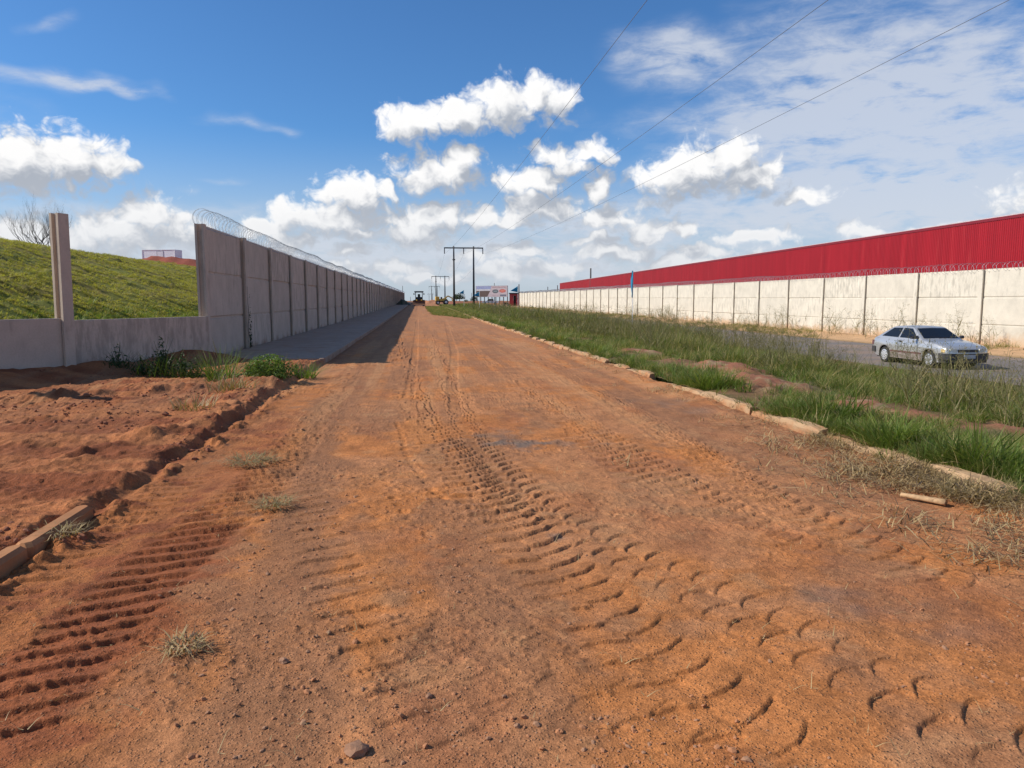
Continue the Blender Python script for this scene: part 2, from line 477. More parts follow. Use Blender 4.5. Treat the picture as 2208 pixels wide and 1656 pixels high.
M['steel'] = plain('grey_steel', (.3, .3, .3), .5, .5)
M['container'] = plain('container_sheet', (.84, .84, .83), .5)
M['bark'] = plain('bare_bark', (.075, .065, .06), .9)
M['wood'] = plain('pale_bark_tube', (.46, .29, .15), .8, 0, .35, 30, .3, .3)
M['rock'] = plain('rock', (.36, .19, .11), .9, 0, .3, 30, .3, .4)
M['gravel'] = plain('gravel_stone', (.40, .175, .080), .9, 0, .35, 200, .3)
M['gravel2'] = plain('grey_gravel_stone', (.34, .18, .10), .9, 0, .3, 200, .3)
M['paint'] = plain('silver_car_paint', (.62, .605, .575), .32, .60, .02, 3, .5, 0, .4)
M['lower'] = plain('lower_reflection_paint', (.40, .33, .29), .4, .35, .12, 5)  # brownish reflection low on the doors, put into the colour
M['bumper'] = plain('grey_bumper', (.045, .042, .045), .55)
M['cladding'] = plain('maroon_rub_strip', (.16, .075, .07), .5)
M['hub'] = plain('silver_hubcap', (.72, .73, .75), .3, .5)
M['lens'] = plain('amber_lens', (.75, .55, .25), .2)
M['lamp'] = plain('headlamp_glass', (.62, .60, .50), .12)
M['plate'] = plain('number_plate', (.42, .43, .43), .5)
def glass_mat():
    m, t, b = new_mat('dark_window_glass')
    b.inputs['Base Color'].default_value = (.012, .013, .014, 1)
    b.inputs['Roughness'].default_value = .06
    b.inputs['Specular IOR Level'].default_value = .55
    return m
M['glass'] = glass_mat()
def asphalt_mat():
    m, t, b = new_mat('worn_asphalt')
    p = nd(t, 'ShaderNodeNewGeometry').outputs['Position']
    n = noise(t, p, .5, 5, .6); n2 = noise(t, p, 60, 4, .7)
    c = mixc(t, sstep(t, n, .42, .68), (.135, .115, .105), (.26, .17, .115))
    c = mixc(t, sstep(t, n2, .3, .75, 0, .5), c, (.25, .22, .19))
    t.links.new(c, b.inputs['Base Color']); b.inputs['Roughness'].default_value = .9
    t.links.new(nd(t, 'ShaderNodeBump', {'Height': n2, 'Strength': .4, 'Distance': .01}).outputs[0], b.inputs['Normal'])
    return m
M['asphalt'] = asphalt_mat()
M['grass'] = leaf_mat('verge_grass', (.100, .135, .026), (.245, .245, .062), .42, ((.46, .35, .16), .22))
M['grass_dark'] = leaf_mat('coarse_grass', (.070, .125, .020), (.205, .260, .048), .40, ((.36, .30, .12), .07))
M['stalk'] = leaf_mat('seed_stalk', (.15, .15, .055), (.27, .22, .10), .25)
M['straw'] = leaf_mat('cut_straw', (.36, .24, .105), (.56, .42, .21), .15, ((.13, .085, .045), .30))
M['hay'] = leaf_mat('half_dry_cut_grass', (.19, .16, .06), (.44, .33, .16), .2)
M['mown'] = leaf_mat('bank_grass', (.24, .25, .034), (.46, .41, .085), .46, ((.30, .22, .08), .16))
M['weed'] = leaf_mat('weed_leaf', (.030, .060, .016), (.060, .095, .022), .3)
M['bush'] = leaf_mat('bush_leaf', (.10, .17, .03), (.22, .29, .06), .3)
M['tree'] = leaf_mat('far_tree_leaf', (.03, .05, .02), (.06, .085, .03), .2)

# ------------------------------------------------------------------ soil relief: ruts, tyre prints, banks
class Track:
    """a tyre print along a path given by photo points on the road plane"""
    def __init__(s, pix, width, depth, pitch, slant, kind='lug', bow=1):
        s.bow = bow
        P = np.array([gp(a, b)[:2] for a, b in pix]); P = P[np.argsort(P[:, 1])]
        yy = np.arange(P[0, 1], P[-1, 1], .02)
        xx = np.interp(yy, P[:, 1], P[:, 0])
        k = np.hanning(61); k /= k.sum()
        xs = np.convolve(np.pad(xx, 30, mode='edge'), k, mode='valid')[:len(yy)]
        s.y, s.x = yy, xs
        s.dx = np.gradient(xs, yy)
        s.s = np.concatenate([[0], np.cumsum(np.hypot(np.diff(xs), np.diff(yy)))])
        s.w, s.d, s.p, s.sl, s.kind = width, depth * .74, pitch, slant, kind
    def apply(s, x, y, z):
        ok = (y > s.y[0]) & (y < s.y[-1])
        idx = np.nonzero(ok.ravel())[0]
        X = x.ravel()[idx]; Y = y.ravel()[idx]
        xc = np.interp(Y, s.y, s.x); dx = np.interp(Y, s.y, s.dx); sa = np.interp(Y, s.y, s.s)
        c = 1 / np.sqrt(1 + dx * dx)
        t = (X - xc) * c; sl = sa * 1.0
        near = np.abs(t) < s.w * .5 + .25
        idx, t, sl, X, Y = idx[near], t[near], sl[near], X[near], Y[near]
        wob = fbm(X, Y, 3.0, 3, 5)
        t = t + wob * .03
        a = np.abs(t) / (s.w * .5)
        edge = ss(a, 1.08, .72)
        end = ss(Y, s.y[0], s.y[0] + .25) * ss(Y, s.y[-1], s.y[-1] - .8)
        keep = .70 + .30 * ss(vn(X, Y, .6, 21) + vn(X, Y, 2.6, 22) * .6, -.32, .2)
        if s.kind == 'lug':               # two rows of curved lugs, half a pitch apart
            u = np.where(t > 0, t, t + s.w * .5) / (s.w * .5)
            if s.bow > 0:
                gofs = s.sl * s.w * np.where(t > 0, .06 * u + .20 * u * u, .07 * u)
            else:
                gofs = s.sl * s.w * .26 * (1 - (1 - np.clip(u, 0, 1)) ** 2.4)
            ph = sl / s.p + np.where(t > 0, .5, 0) - gofs / s.p + wob * .10 + .06 * vn(X, Y, 14.0, 25) + .03 * vn(X, Y, 37.0, 26)
            fr = ph - np.floor(ph)
            bar = ss(fr, .0, .06) * np.clip(1 - fr, 0, 1) ** .8
            dz = s.d * edge * (bar - .52) * (.7 + .3 * ss(u, 0, .12))
        elif s.kind == 'bar':
            ph = sl / s.p - s.sl * t / s.p + wob * .12 + .06 * vn(X, Y, 14.0, 25) + .03 * vn(X, Y, 37.0, 26)
            fr = ph - np.floor(ph)
            bar = ss(fr, 0, .12) * np.clip(1 - fr, 0, 1) ** .8
            dz = s.d * edge * (bar - .55)
        elif s.kind == 'holes':
            fr = sl / s.p + wob * .4; fr = fr - np.floor(fr)
            r = np.hypot((fr - .5) * 3.3 + t * 4.0, t / (s.w * .5))
            dz = -s.d * ss(r, 1.0, .45)
        else:
            dz = -s.d * ss(a, 1.0, .55)
        ridge = s.d * .18 * np.exp(-((a - 1.12) / .16) ** 2) * (.6 + wob) if s.kind != 'holes' else 0
        z.ravel()[idx] += (dz * keep + ridge * keep) * end * (.76 + .42 * ss(Y, 3.5, 7.5))

TRACKS = [
    Track([(842, 690), (862, 760), (905, 900), (936, 945), (992, 1002), (1026, 1047), (1060, 1092), (1106, 1138), (1150, 1190), (1250, 1290), (1400, 1420), (1550, 1540), (1700, 1680)], .62, .042, .22, 1.3),
    Track([(925, 720), (985, 860), (1030, 960), (1100, 1036), (1172, 1092), (1245, 1138), (1360, 1198), (1500, 1258), (1650, 1345), (1800, 1425), (1950, 1505), (2130, 1600), (2290, 1680)], .58, .034, .22, 1.25, 'lug', -1),
    Track([(1060, 720), (1180, 790), (1330, 870), (1480, 960), (1620, 1045), (1750, 1115), (1900, 1190), (2100, 1290)], .48, .038, .22, 1.3),
    Track([(1180, 760), (1290, 850), (1400, 905), (1530, 980), (1650, 1060), (1800, 1150)], .40, .030, .22, 1.2),
    Track([(640, 1020), (660, 1080), (690, 1150), (730, 1280), (800, 1400), (900, 1530), (1010, 1680)], .42, .034, .23, .40, 'bar'),
    Track([(660, 930), (560, 1050), (420, 1160), (330, 1240), (220, 1340), (110, 1450), (-20, 1580), (-80, 1650)], .58, .064, .19, .34, 'bar'),
    Track([(470, 1000), (330, 1080), (200, 1160), (90, 1230), (-40, 1320)], .46, .034, .21, .36, 'bar'),
    Track([(811, 985), (852, 1074), (890, 1133), (936, 1167), (977, 1203), (1026, 1235), (1054, 1260), (1120, 1310), (1200, 1375), (1290, 1450), (1360, 1540)], .11, .024, .23, 0, 'holes'),
    Track([(850, 900), (866, 940), (872, 966), (895, 1013), (945, 1067), (981, 1099), (1010, 1130)], .10, .026, .22, 0, 'holes'),
    Track([(960, 690), (980, 760), (975, 830), (985, 880)], .30, .018, .10, .4, 'rut'),
    Track([(900, 690), (893, 780), (880, 860)], .26, .016, .10, .4, 'rut'),
    Track([(800, 740), (720, 860), (640, 960), (560, 1080), (470, 1180)], .46, .030, .23, .45, 'bar'),
    Track([(940, 680), (1040, 770), (1130, 840), (1240, 930), (1400, 1050)], .42, .034, .23, 1.2),
    Track([(1100, 800), (1180, 860), (1290, 930), (1420, 1010), (1560, 1090), (1760, 1200)], .42, .030, .22, 1.2),
    Track([(1150, 1400), (1290, 1500), (1420, 1580), (1540, 1680)], .46, .030, .24, 1.25, 'lug', -1),
    Track([(760, 1180), (850, 1290), (960, 1400), (1100, 1510), (1250, 1640)], .36, .018, .24, .5, 'bar'),
]

PX = lambda a, b, z=0.0: gp(a, b, z)[:2]
LOWA = np.array(wp(452, 20.5)); LOWB = np.array(wp(150, 16.35)); LOWD = (LOWB - LOWA) / np.linalg.norm(LOWB - LOWA)
LOWN = np.array([-LOWD[1], LOWD[0]])          # towards the camera side
if np.dot(LOWN, -LOWA) < 0: LOWN = -LOWN

def wall_dist(x, y):                          # signed distance in front of the low wall
    return (x - LOWA[0]) * LOWN[0] + (y - LOWA[1]) * LOWN[1]

RIDGE = [(PX(60, 880), PX(560, 838), .13, .22), (PX(0, 985), PX(330, 960), .05, .14), (PX(120, 1015), PX(520, 905), .05, .15), (PX(470, 905), PX(660, 790), .08, .25), (PX(0, 930), PX(420, 905), .05, .15), (PX(0, 1045), PX(260, 1000), .05, .12)]

def seg_d(x, y, a, b):
    ab = b - a; L = ab @ ab
    t = np.clip(((x - a[0]) * ab[0] + (y - a[1]) * ab[1]) / L, 0, 1)
    return np.hypot(x - a[0] - t * ab[0], y - a[1] - t * ab[1]), t

def road_z(x, y):
    g = rise(y)
    z = g + .04 * fbm(x, y, .35, 3, 1) + .014 * fbm(x, y, 1.9, 3, 4)
    near = ss(y, 60, 12)
    z = z + .011 * near * fbm(x, y, 6.0, 5, 9, .58)
    cl = vn(x, y, 24.0, 13) + .6 * vn(x, y, 47.0, 15)
    z = z + .020 * near * np.maximum(cl - .12, 0) * (.30 + 1.2 * ss(vn(x, y, .8, 17), -.05, .35))
    shp = x.shape; zz = np.array(z, dtype=float)
    for t in TRACKS: t.apply(x, y, zz)
    z = zz.reshape(shp)
    # loose soil pushed up against the right kerb
    z = z + .045 * ss(x, KR - .7, KR - .05) * (1 + 1.5 * fbm(x, y, 1.3, 3, 31)) * ss(y, 60, 20)
    # bank on the left, before the pavement begins
    edge = KL - .03 + .10 * fbm(x * 0, y, 1.1, 3, 41) + .05 * fbm(x, y, 5.0, 2, 43)
    bank = ss(x, edge + .05, edge - .13) * ss(y, 21.6, 21.0)
    rough = .055 * fbm(x * .22 + .1 * y, y * 2.0, 1.5, 5, 51, .58) + .034 * fbm(x * .8, y, 8.0, 5, 55, .66)
    lump = .05 * np.maximum(vn(x, y, 7.5, 61) + .7 * vn(x, y, 17.0, 62) - .26, 0) * 1.6 * ss(vn(x, y, .9, 64), -.1, .25)
    b = .115 + rough + lump
    for a, c, hgt, wdt in RIDGE:
        d, t = seg_d(x, y, a, c)
        dn = d * (1 + .9 * fbm(x, y, 2.0, 3, 71))
        b = b + hgt * np.exp(-(dn / wdt) ** 2) * (.75 + 1.2 * fbm(x, y, 2.6, 3, 73))
    wdist = wall_dist(x, y)
    b = b + .20 * ss(wdist, 1.5, .1) * (1 + .9 * fbm(x, y, .8, 3, 77))
    z = z + b * bank
    # rubble at the foot of the bank, ditch shadow side
    z = z + .05 * np.exp(-((x - edge - .16) / .13) ** 2) * (.4 + 2.4 * np.maximum(fbm(x, y, 5.0, 4, 81), 0)) * ss(y, 20, 17)
    # gutter hollow by the pavement kerb further on
    z = z - .035 * np.exp(-((x - KL - .35) / .22) ** 2) * ss(y, 19, 23)
    return z

ORANGE = np.array((.500, .188, .058)); BROWN = np.array((.330, .150, .070)); DARKRED = np.array((.225, .066, .026))
GREY = np.array((.150, .120, .098)); PALE = np.array((.50, .25, .11)); TAN = np.array((.465, .200, .082))
PATCH = [((1085, 945), .34, .45, .9), ((1140, 962), .26, .30, .85), ((1225, 958), .36, .18, .5), ((1420, 868), .55, .6, .45), ((1510, 885), .5, .5, .45), ((1345, 760), .45, 2.2, .55),
         ((1280, 745), .4, 2.4, .5), ((1100, 745), .5, 3.0, .4), ((1820, 1285), .26, .13, .45), ((1920, 1325), .34, .14, .5), ((2040, 1370), .34, .13, .45), ((1270, 800), .35, 1.0, .4),
         ((1205, 1160), .10, .08, .6), ((1500, 1030), .3, .2, .3)]

def lerp(a, b, t): return a + (b - a) * t[..., None]

def road_col(x, y):
    n1 = fbm(x, y, .55, 4, 101); n2 = fbm(x * 1.6, y * .45, .9, 4, 105); n3 = fbm(x, y, 3.2, 4, 109)
    c = np.broadcast_to(TAN, x.shape + (3,)).copy()
    c = lerp(c, ORANGE, ss(n1 + .5 * n3, -.10, .30))
    c = lerp(c, BROWN, ss(n2 + .6 * n3, -.04, .45) * .85)
    c = lerp(c, c * .82, ss(fbm(x, y, 9.0, 3, 113), -.05, .4) * ss(y, 30, 10))
    c = lerp(c, PALE, ss(n3 - .3 * n1, .16, .5) * .4)
    # redder, damp clay on the left-hand side
    left = ss(x + .5 * n1, -.9, -1.9) * ss(y, 16, 8)
    c = lerp(c, DARKRED * .5 + ORANGE * .5, left * .75)
    c = lerp(c, DARKRED, left * ss(n3 + n2, -.02, .35) * .8)
    d6, _t = seg_d(x, y, PX(420, 1160), PX(-40, 1600))
    c = lerp(c, DARKRED * 1.15, ss(d6 * (1 + n3), .42, .22) * .8)
    bank = ss(x, KL, KL - .2)
    c = lerp(c, lerp(np.broadcast_to(np.array((.400, .148, .055)), c.shape), DARKRED, ss(fbm(x * .25 + .1 * y, y * 1.9, 1.4, 4, 121), -.12, .30) * .85), bank)
    # strip of brown gravelly soil where wheels do not run
    for (a, b2, wd_, am) in ((PX(700, 860), PX(560, 1640), .34, .8), (PX(940, 1090), PX(1090, 1330), .26, .7), (PX(860, 700), PX(720, 900), .5, .6)):
        d, t = seg_d(x, y, a, b2)
        c = lerp(c, BROWN * .92, am * ss(d * (1 + 1.2 * n3), wd_, wd_ * .4))
    # worn patches where the old grey surface shows
    for (p, rx, ry, am) in PATCH:
        q = PX(*p)
        r = np.hypot((x - q[0]) / rx, (y - q[1]) / ry) + 1.5 * n3 + .5 * fbm(x * 2, y, 4.0, 3, 131)
        c = lerp(c, GREY, ss(r, 1.35, -.35) * am)
    st = fbm(x * 2.6, y * .10, 1.0, 4, 117)
    c = lerp(c, BROWN * .95, ss(st, .0, .4) * .7 * ss(y, 6, 16)); c = lerp(c, PALE, ss(-st, .08, .45) * .55 * ss(y, 6, 16))
    c = lerp(c, DARKRED * 1.25, ss(fbm(x * 1.4, y * .7, 1.1, 4, 141), .12, .5) * .28 * ss(y, 40, 12))
    far = ss(y, 14, 60)
    c = lerp(c, np.array((.370, .178, .090)) + 0 * c, far * .55)
    c = lerp(c, DARKRED, ss(x, KL + .55, KL + .1) * ss(y, 18, 22) * .35)  # dirt by the pavement kerb darkened in colour, as shade beside the wall
    return np.clip(c, .01, 1)

def grid_np(xs, ys, zf):
    X, Y = np.meshgrid(xs, ys)
    Z = zf(X, Y)
    V = np.stack([X, Y, Z], -1).reshape(-1, 3)
    nx, ny = len(xs), len(ys)
    i = (np.arange(ny - 1)[:, None] * nx + np.arange(nx - 1)[None]).ravel()
    return X, Y, V, np.stack([i, i + 1, i + nx + 1, i + nx], 1)

def rows(y0, y1, k, dmin, dmax=9.0):
    r = [y0]
    while r[-1] < y1: r.append(r[-1] + min(max(dmin, r[-1] ** 2 * k), dmax))
    r[-1] = y1
    return np.array(r)

ys = rows(1.7, 345, 1 / 2000.0, .0068)
ysA = ys[ys < 21.8]
xs = np.linspace(KL - .25, KR + .02, 780)
X, Y, V, Q = grid_np(xs, ys, road_z)
add('dirt_road', np_mesh('dirt_road', V, Q, M['soil'], True, road_col(X, Y).reshape(-1, 3)), kind='structure',
    label='orange dirt road with tyre prints and loose gravel')
xa = np.concatenate([np.linspace(-14, -7, 70)[:-1], np.linspace(-7, KL - .25, 250)])
X, Y, V, Q = grid_np(xa, ysA, road_z)
keep = wall_dist(X, Y).ravel() > -.4
Q = Q[keep[Q].all(1)]
add('soil_bank', np_mesh('soil_bank', V, Q, M['soil'], True, road_col(X, Y).reshape(-1, 3)), kind='structure',
    label='churned red soil bank left of the road')

# big sheet of ground out to the horizon
def far_axis(lo, hi, step, out):
    a = [hi]; s = step
    while a[-1] < out: s *= 1.22; a.append(a[-1] + s)
    b = [lo]; s = step
    while b[-1] > -out: s *= 1.22; b.append(b[-1] - s)
    return np.array(b[::-1] + list(np.arange(lo + step, hi, step)) + a)
gx = far_axis(-40, 60, 1.0, 7000); gy = far_axis(-30, 420, 3.0, 9000)
def ground_z(x, y):
    inside = ss(x, -19, -14) * ss(x, 30, 27) * ss(y, 352, 346)
    z = rise(y) - .02 - .45 * ss(x, 6, 15.5) - .55 * inside
    z = z + .5 * fbm(x, y, .02, 3, 201) * ss(np.hypot(x, y), 60, 400) * 2
    return z
def ground_col(x, y):
    n = fbm(x, y, .03, 4, 205)
    c = np.broadcast_to(np.array((.33, .15, .08)), x.shape + (3,)).copy()
    c = lerp(c, np.array((.12, .13, .05)) + 0 * c, ss(n, .02, .25) * .8)
    return c
X, Y, V, Q = grid_np(gx, gy, ground_z)
add('ground', np_mesh('ground', V, Q, M['soil_far'], True, ground_col(X, Y).reshape(-1, 3)), kind='structure', label='flat red farmland reaching the horizon')

# verge right of the road with bare heaps
HEAPS = [(1560, 803, .17, 1.6, 1.0), (1640, 836, .16, 1.3, .85), (1385, 762, .12, 1.6, .9), (1450, 780, .10, 1.2, .7), (2000, 905, .05, 1.3, .5), (1900, 890, .05, 1.0, .4), (2150, 925, .07, 1.2, .45)]
HEAPW = [(gp(a, b, .05), h, r1, r2) for a, b, h, r1, r2 in HEAPS]
def heap_m(x, y):
    m = np.zeros_like(x, dtype=float); hz = np.zeros_like(x, dtype=float)
    n = fbm(x, y, 1.1, 3, 221)
    for q, h, r1, r2 in HEAPW:
        r = np.hypot((x - q[0]) / r2, (y - q[1]) / r1) + .9 * n + .22 * fbm(x, y, 4.0, 3, 223)
        k = ss(r, 1.1, .25); m = np.maximum(m, k); hz = hz + h * ss(r, 1.15, .1)
    return m, hz
def verge_fine(x, y):
    m, hz = heap_m(x, y)
    return verge_z(x, y) + hz * (1 + .38 * fbm(x, y, 4.5, 5, 229, .62)) * ss(x, KR + .15, KR + .6) + .06 * fbm(x, y, 1.2, 4, 225, .55) * ss(x, KR, KR + .5) * ss(x, 15.6, 14.8) + .02 * fbm(x, y, 7, 3, 227) * ss(x, 15.6, 15.0)
def verge_col(x, y):
    n = fbm(x, y, 1.0, 4, 231)
    c = np.broadcast_to(np.array((.20, .115, .055)), x.shape + (3,)).copy()
    c = lerp(c, np.array((.115, .115, .040)) + 0 * c, ss(n, -.15, .15) * .8)
    m, _ = heap_m(x, y)
    c = lerp(c, lerp(np.broadcast_to(np.array((.30, .125, .070)), c.shape), np.array((.33, .22, .12)), ss(fbm(x, y, 5.0, 3, 233), .0, .35)), m)
    c = lerp(c, np.array((.52, .32, .17)) + 0 * c, ss(x, 23.0, 23.9))
    return c
xv_ = np.concatenate([np.linspace(KR + .13, 12, 120)[:-1], np.linspace(12, 15.8, 24)])
yv_ = rows(1.2, 345, 1 / 1800.0, .04)
X, Y, V, Q = grid_np(xv_, yv_, verge_fine)
add('verge', np_mesh('verge', V, Q, M['soil'], True, verge_col(X, Y).reshape(-1, 3)), kind='structure', label='soil of the grass verge between road and street')
X, Y, V, Q = grid_np(np.linspace(15.8, 23.3, 24), rows(3, 345, 1 / 300.0, .2), lambda x, y: verge_z(x, y) + .02 * fbm(x, y, .5, 2, 235))
add('street', np_mesh('street', V, Q, M['asphalt']), kind='structure', label='worn grey asphalt street along the cream wall')
X, Y, V, Q = grid_np(np.linspace(23.3, 27.4, 40), rows(8, 345, 1 / 300.0, .1), lambda x, y: verge_z(x, y) + (.02 + .08 * fbm(x, y, 1.0, 4, 237)) * ss(x, 23.3, 23.9))
add('soil_strip', np_mesh('soil_strip', V, Q, M['soil'], True, verge_col(X, Y).reshape(-1, 3)), kind='structure', label='pale sandy strip at the foot of the cream wall')

# ------------------------------------------------------------------ kerbs and pavement
rnd = random.Random(5)
kerb_r = empty('kerb', (KR, 0, 0), kind='structure', label='broken concrete kerb between dirt road and grass')
stone = []
for v in range(5):
    mb = MB(); a = lambda s=.012: rnd.uniform(-s, s)
    prof = [(-.02, -.2), (.005 + a(), .09 + a()), (.03 + a(), .135 + a()), (.13 + a(), .14 + a()), (.15, .10 + a()), (.15, -.2)]
    nseg = 5; Pm = []
    for i in range(nseg + 1):
        yy = -.49 + .98 * i / nseg
        Pm.append([(p[0] + a(.008), yy, p[1] + a(.010) - (.02 if i in (0, nseg) else 0)) for p in prof])
    mb.grid(Pm)
    mb.f.append(tuple(range(len(prof)))); mb.f.append(tuple(nseg * len(prof) + i for i in range(len(prof))))
    stone.append(mb.mesh('kerb_stone', M['kerb']))
y = 2.2
missing = [(gp(1275, 772)[1] - .3, gp(1275, 772)[1] + .1), (gp(1430, 820)[1] - .7, gp(1430, 820)[1] + .4), (gp(1860, 975)[1] - .25, gp(1860, 975)[1] + .15)]
while y < 165:
    if not any(a < y < b for a, b in missing):
        add('kerb_stone', rnd.choice(stone), kerb_r, (rnd.uniform(-.022, .015), y, float(rise(y)) + rnd.choice((rnd.uniform(-.02, .01), rnd.uniform(-.02, .01), rnd.uniform(-.08, -.04)))),
            (rnd.uniform(-.015, .015), rnd.uniform(-.10, .05), rnd.uniform(-.022, .022)))
    y += 1.0
kerb_l = empty('kerb', (KL - .13, 0, 0), kind='structure', label='concrete kerb of the shaded pavement')
sl = MB().box(0, .13, .004, .996, -.25, .15, .012).mesh('kerb_stone', M['walk'])
for k in range(160):
    yy = 21.0 + k
    add('kerb_stone', sl, kerb_l, (rnd.uniform(-.006, .006), yy, float(rise(yy))), (0, rnd.uniform(-.02, .02), 0))
# half-buried kerb further forward
kerb_n = empty('kerb', (KL - .13, 0, 0), kind='structure', label='dirt-covered kerb at the lower left')
n_st = MB().box(0, .13, .004, .996, -.25, .135, .03).mesh('kerb_stone', concrete('soiled_kerb', (.42, .195, .085), .5, (.40, .165, .065), .24, 0.0))
for k in range(4):
    add('kerb_stone', n_st, kerb_n, (rnd.uniform(-.01, .01), 2.2 + k * 1.0, -.005 * k), (0, rnd.uniform(-.04, .02), rnd.uniform(-.01, .01)))
walk = empty('pavement', (0, 0, 0), kind='structure', label='grey concrete pavement along the tall wall')
slab = MB().box(LX + .02, KL - .14, .006, 2.394, -.1, .135, .006).mesh('paving_slab', M['walk'])
for k in range(125):
    yy = 21.25 + 2.4 * k
    add('paving_slab', slab, walk, (0, yy, float(rise(yy + 1.2)) + rnd.uniform(-.004, .004)))

# ------------------------------------------------------------------ walls of precast panels
SP = 4.55 / math.cos(YAW)                     # bay length
PH = 1.26
def panel_mesh(name, length, mat, th=.11, ph=PH, base=0.0):
    h = th / 2; q = .032; c = .014; w = .010           # tongue and groove with an open, recessed joint
    poly = [(-h + c, base + q), (h - c, base + q), (h, base + q + c), (h, ph - q - c), (h - c, ph - q), (w, ph - q), (w, ph + q + .006), (-w, ph + q + .006), (-w, ph - q), (-h + c, ph - q), (-h, ph - q - c), (-h, base + q + c)]
    return MB().prism(poly, 'y', 0.0, length).mesh(name, mat)
def post_mesh(name, h, mat, w=.26, d=.24):    # H section, grooves towards the bays
    g = .07
    poly = [(-d / 2, -w / 2), (d / 2, -w / 2), (d / 2, -w / 2 + .005), (.065, -w / 2 + .006), (.065, -w / 2 + g), (-.065, -w / 2 + g), (-.065, -w / 2 + .006), (-d / 2, -w / 2 + .005)]
    poly = [(-d / 2, -w / 2), (-.062, -w / 2), (-.062, -w / 2 + g), (.062, -w / 2 + g), (.062, -w / 2), (d / 2, -w / 2),
            (d / 2, w / 2), (.062, w / 2), (.062, w / 2 - g), (-.062, w / 2 - g), (-.062, w / 2), (-d / 2, w / 2)]
    return MB().prism(poly, 'z', -.4, h).mesh(name, mat)

def build_wall(root, n, z0, top, mat, side, upper=3):
    pm = panel_mesh('panel', SP - .14, mat, .085); po = post_mesh('post', top + .03, mat)
    r = random.Random(11)
    for i in range(n + 1):
        yy = i * SP; g = float(rise(root.location.y + yy)) - float(rise(root.location.y))
        add('post', po, root, (r.uniform(-.012, .012), yy, g + r.uniform(-.03, .02)), (r.uniform(-.006, .006), r.uniform(-.006, .006), 0))
        if i < n:
            g = float(rise(root.location.y + yy + SP / 2)) - float(rise(root.location.y))
            for k in range(upper):
                add('panel', pm, root, (side * .035 + r.uniform(-.010, .010), yy + .07, g + top - (3 - k) * PH + r.uniform(-.006, .006)), (0, r.uniform(-.003, .003), 0))

PL0 = np.array(wp(452, 20.5))
tall = empty('concrete_wall', (LX - .06, PL0[1], 0), label='tall shaded precast concrete wall with a coil of razor wire beside the pavement', cat='wall')
NL = 62
TOPL = EYE + 2.02
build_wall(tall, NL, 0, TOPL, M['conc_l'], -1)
low = empty('low_wall', (LOWA[0], LOWA[1], 0), math.atan2(LOWD[1], LOWD[0]) - R(90), label='low one-panel concrete wall with one tall free post below the grassy bank', cat='wall')
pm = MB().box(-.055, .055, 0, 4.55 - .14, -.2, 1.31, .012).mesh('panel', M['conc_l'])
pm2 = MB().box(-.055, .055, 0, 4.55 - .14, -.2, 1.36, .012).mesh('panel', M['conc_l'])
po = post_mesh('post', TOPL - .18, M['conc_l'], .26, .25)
add('panel', pm, low, (0, .16, 0)); add('panel', pm2, low, (0, 4.55 + .07, 0))
add('post', po, low, (0, 4.55, 0), (R(.3), R(-.5), 0), label='tall free-standing concrete post')
add('post', po, low, (0, 9.1, 0))

RZ = EYE - 2.05
PR0 = np.array(wp(2109, 34.76))
cream = empty('concrete_wall', (RX + .06, PR0[1] - 3 * SP, RZ), label='long sunlit cream precast concrete wall in front of the red warehouse', cat='wall')
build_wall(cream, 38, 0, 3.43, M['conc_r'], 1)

def coil(name, parent, length, rad, pitch, zc, g0, seg=14, thick=.0042, wob=.03, x0=0):
    n = int(length / pitch) * seg
    th = np.arange(n) * 2 * np.pi / seg
    yy = np.arange(n) * pitch / seg
    r_ = rad * (1 + .10 * np.sin(yy * .9) + wob * np.sin(yy * 5.3))
    zz = zc + rise(g0 + yy) - rise(g0) + .03 * np.sin(yy * .37)
    P = np.stack([x0 + r_ * np.cos(th) + .03 * np.sin(yy * .7), yy + .06 * np.sin(th * .5 + yy), zz + r_ * np.sin(th)], 1)
    d = np.gradient(P, axis=0); d /= np.linalg.norm(d, axis=1)[:, None]
    a = np.cross(d, np.array([0, 1., 0])); a /= np.linalg.norm(a, axis=1)[:, None]; b = np.cross(d, a)
    th_ = thick * (1 + np.clip(yy / 90, 0, 1.2))[:, None]
    ring = [P + (a * math.cos(t) + b * math.sin(t)) * th_ for t in (0, 2.1, 4.2)]
    V = np.stack(ring, 1).reshape(-1, 3)
    i = np.arange(n - 1) * 3
    Q = np.concatenate([np.stack([i + k, i + (k + 1) % 3, i + 3 + (k + 1) % 3, i + 3 + k], 1) for k in range(3)])
    return add(name, np_mesh(name, V, Q, M['wire']), parent)
coil('razor_wire', tall, NL * SP, .25, .20, TOPL + .20, tall.location.y)
coil('razor_wire', cream, 38 * SP, .21, .30, 3.43 + .16, cream.location.y, 12, .007)

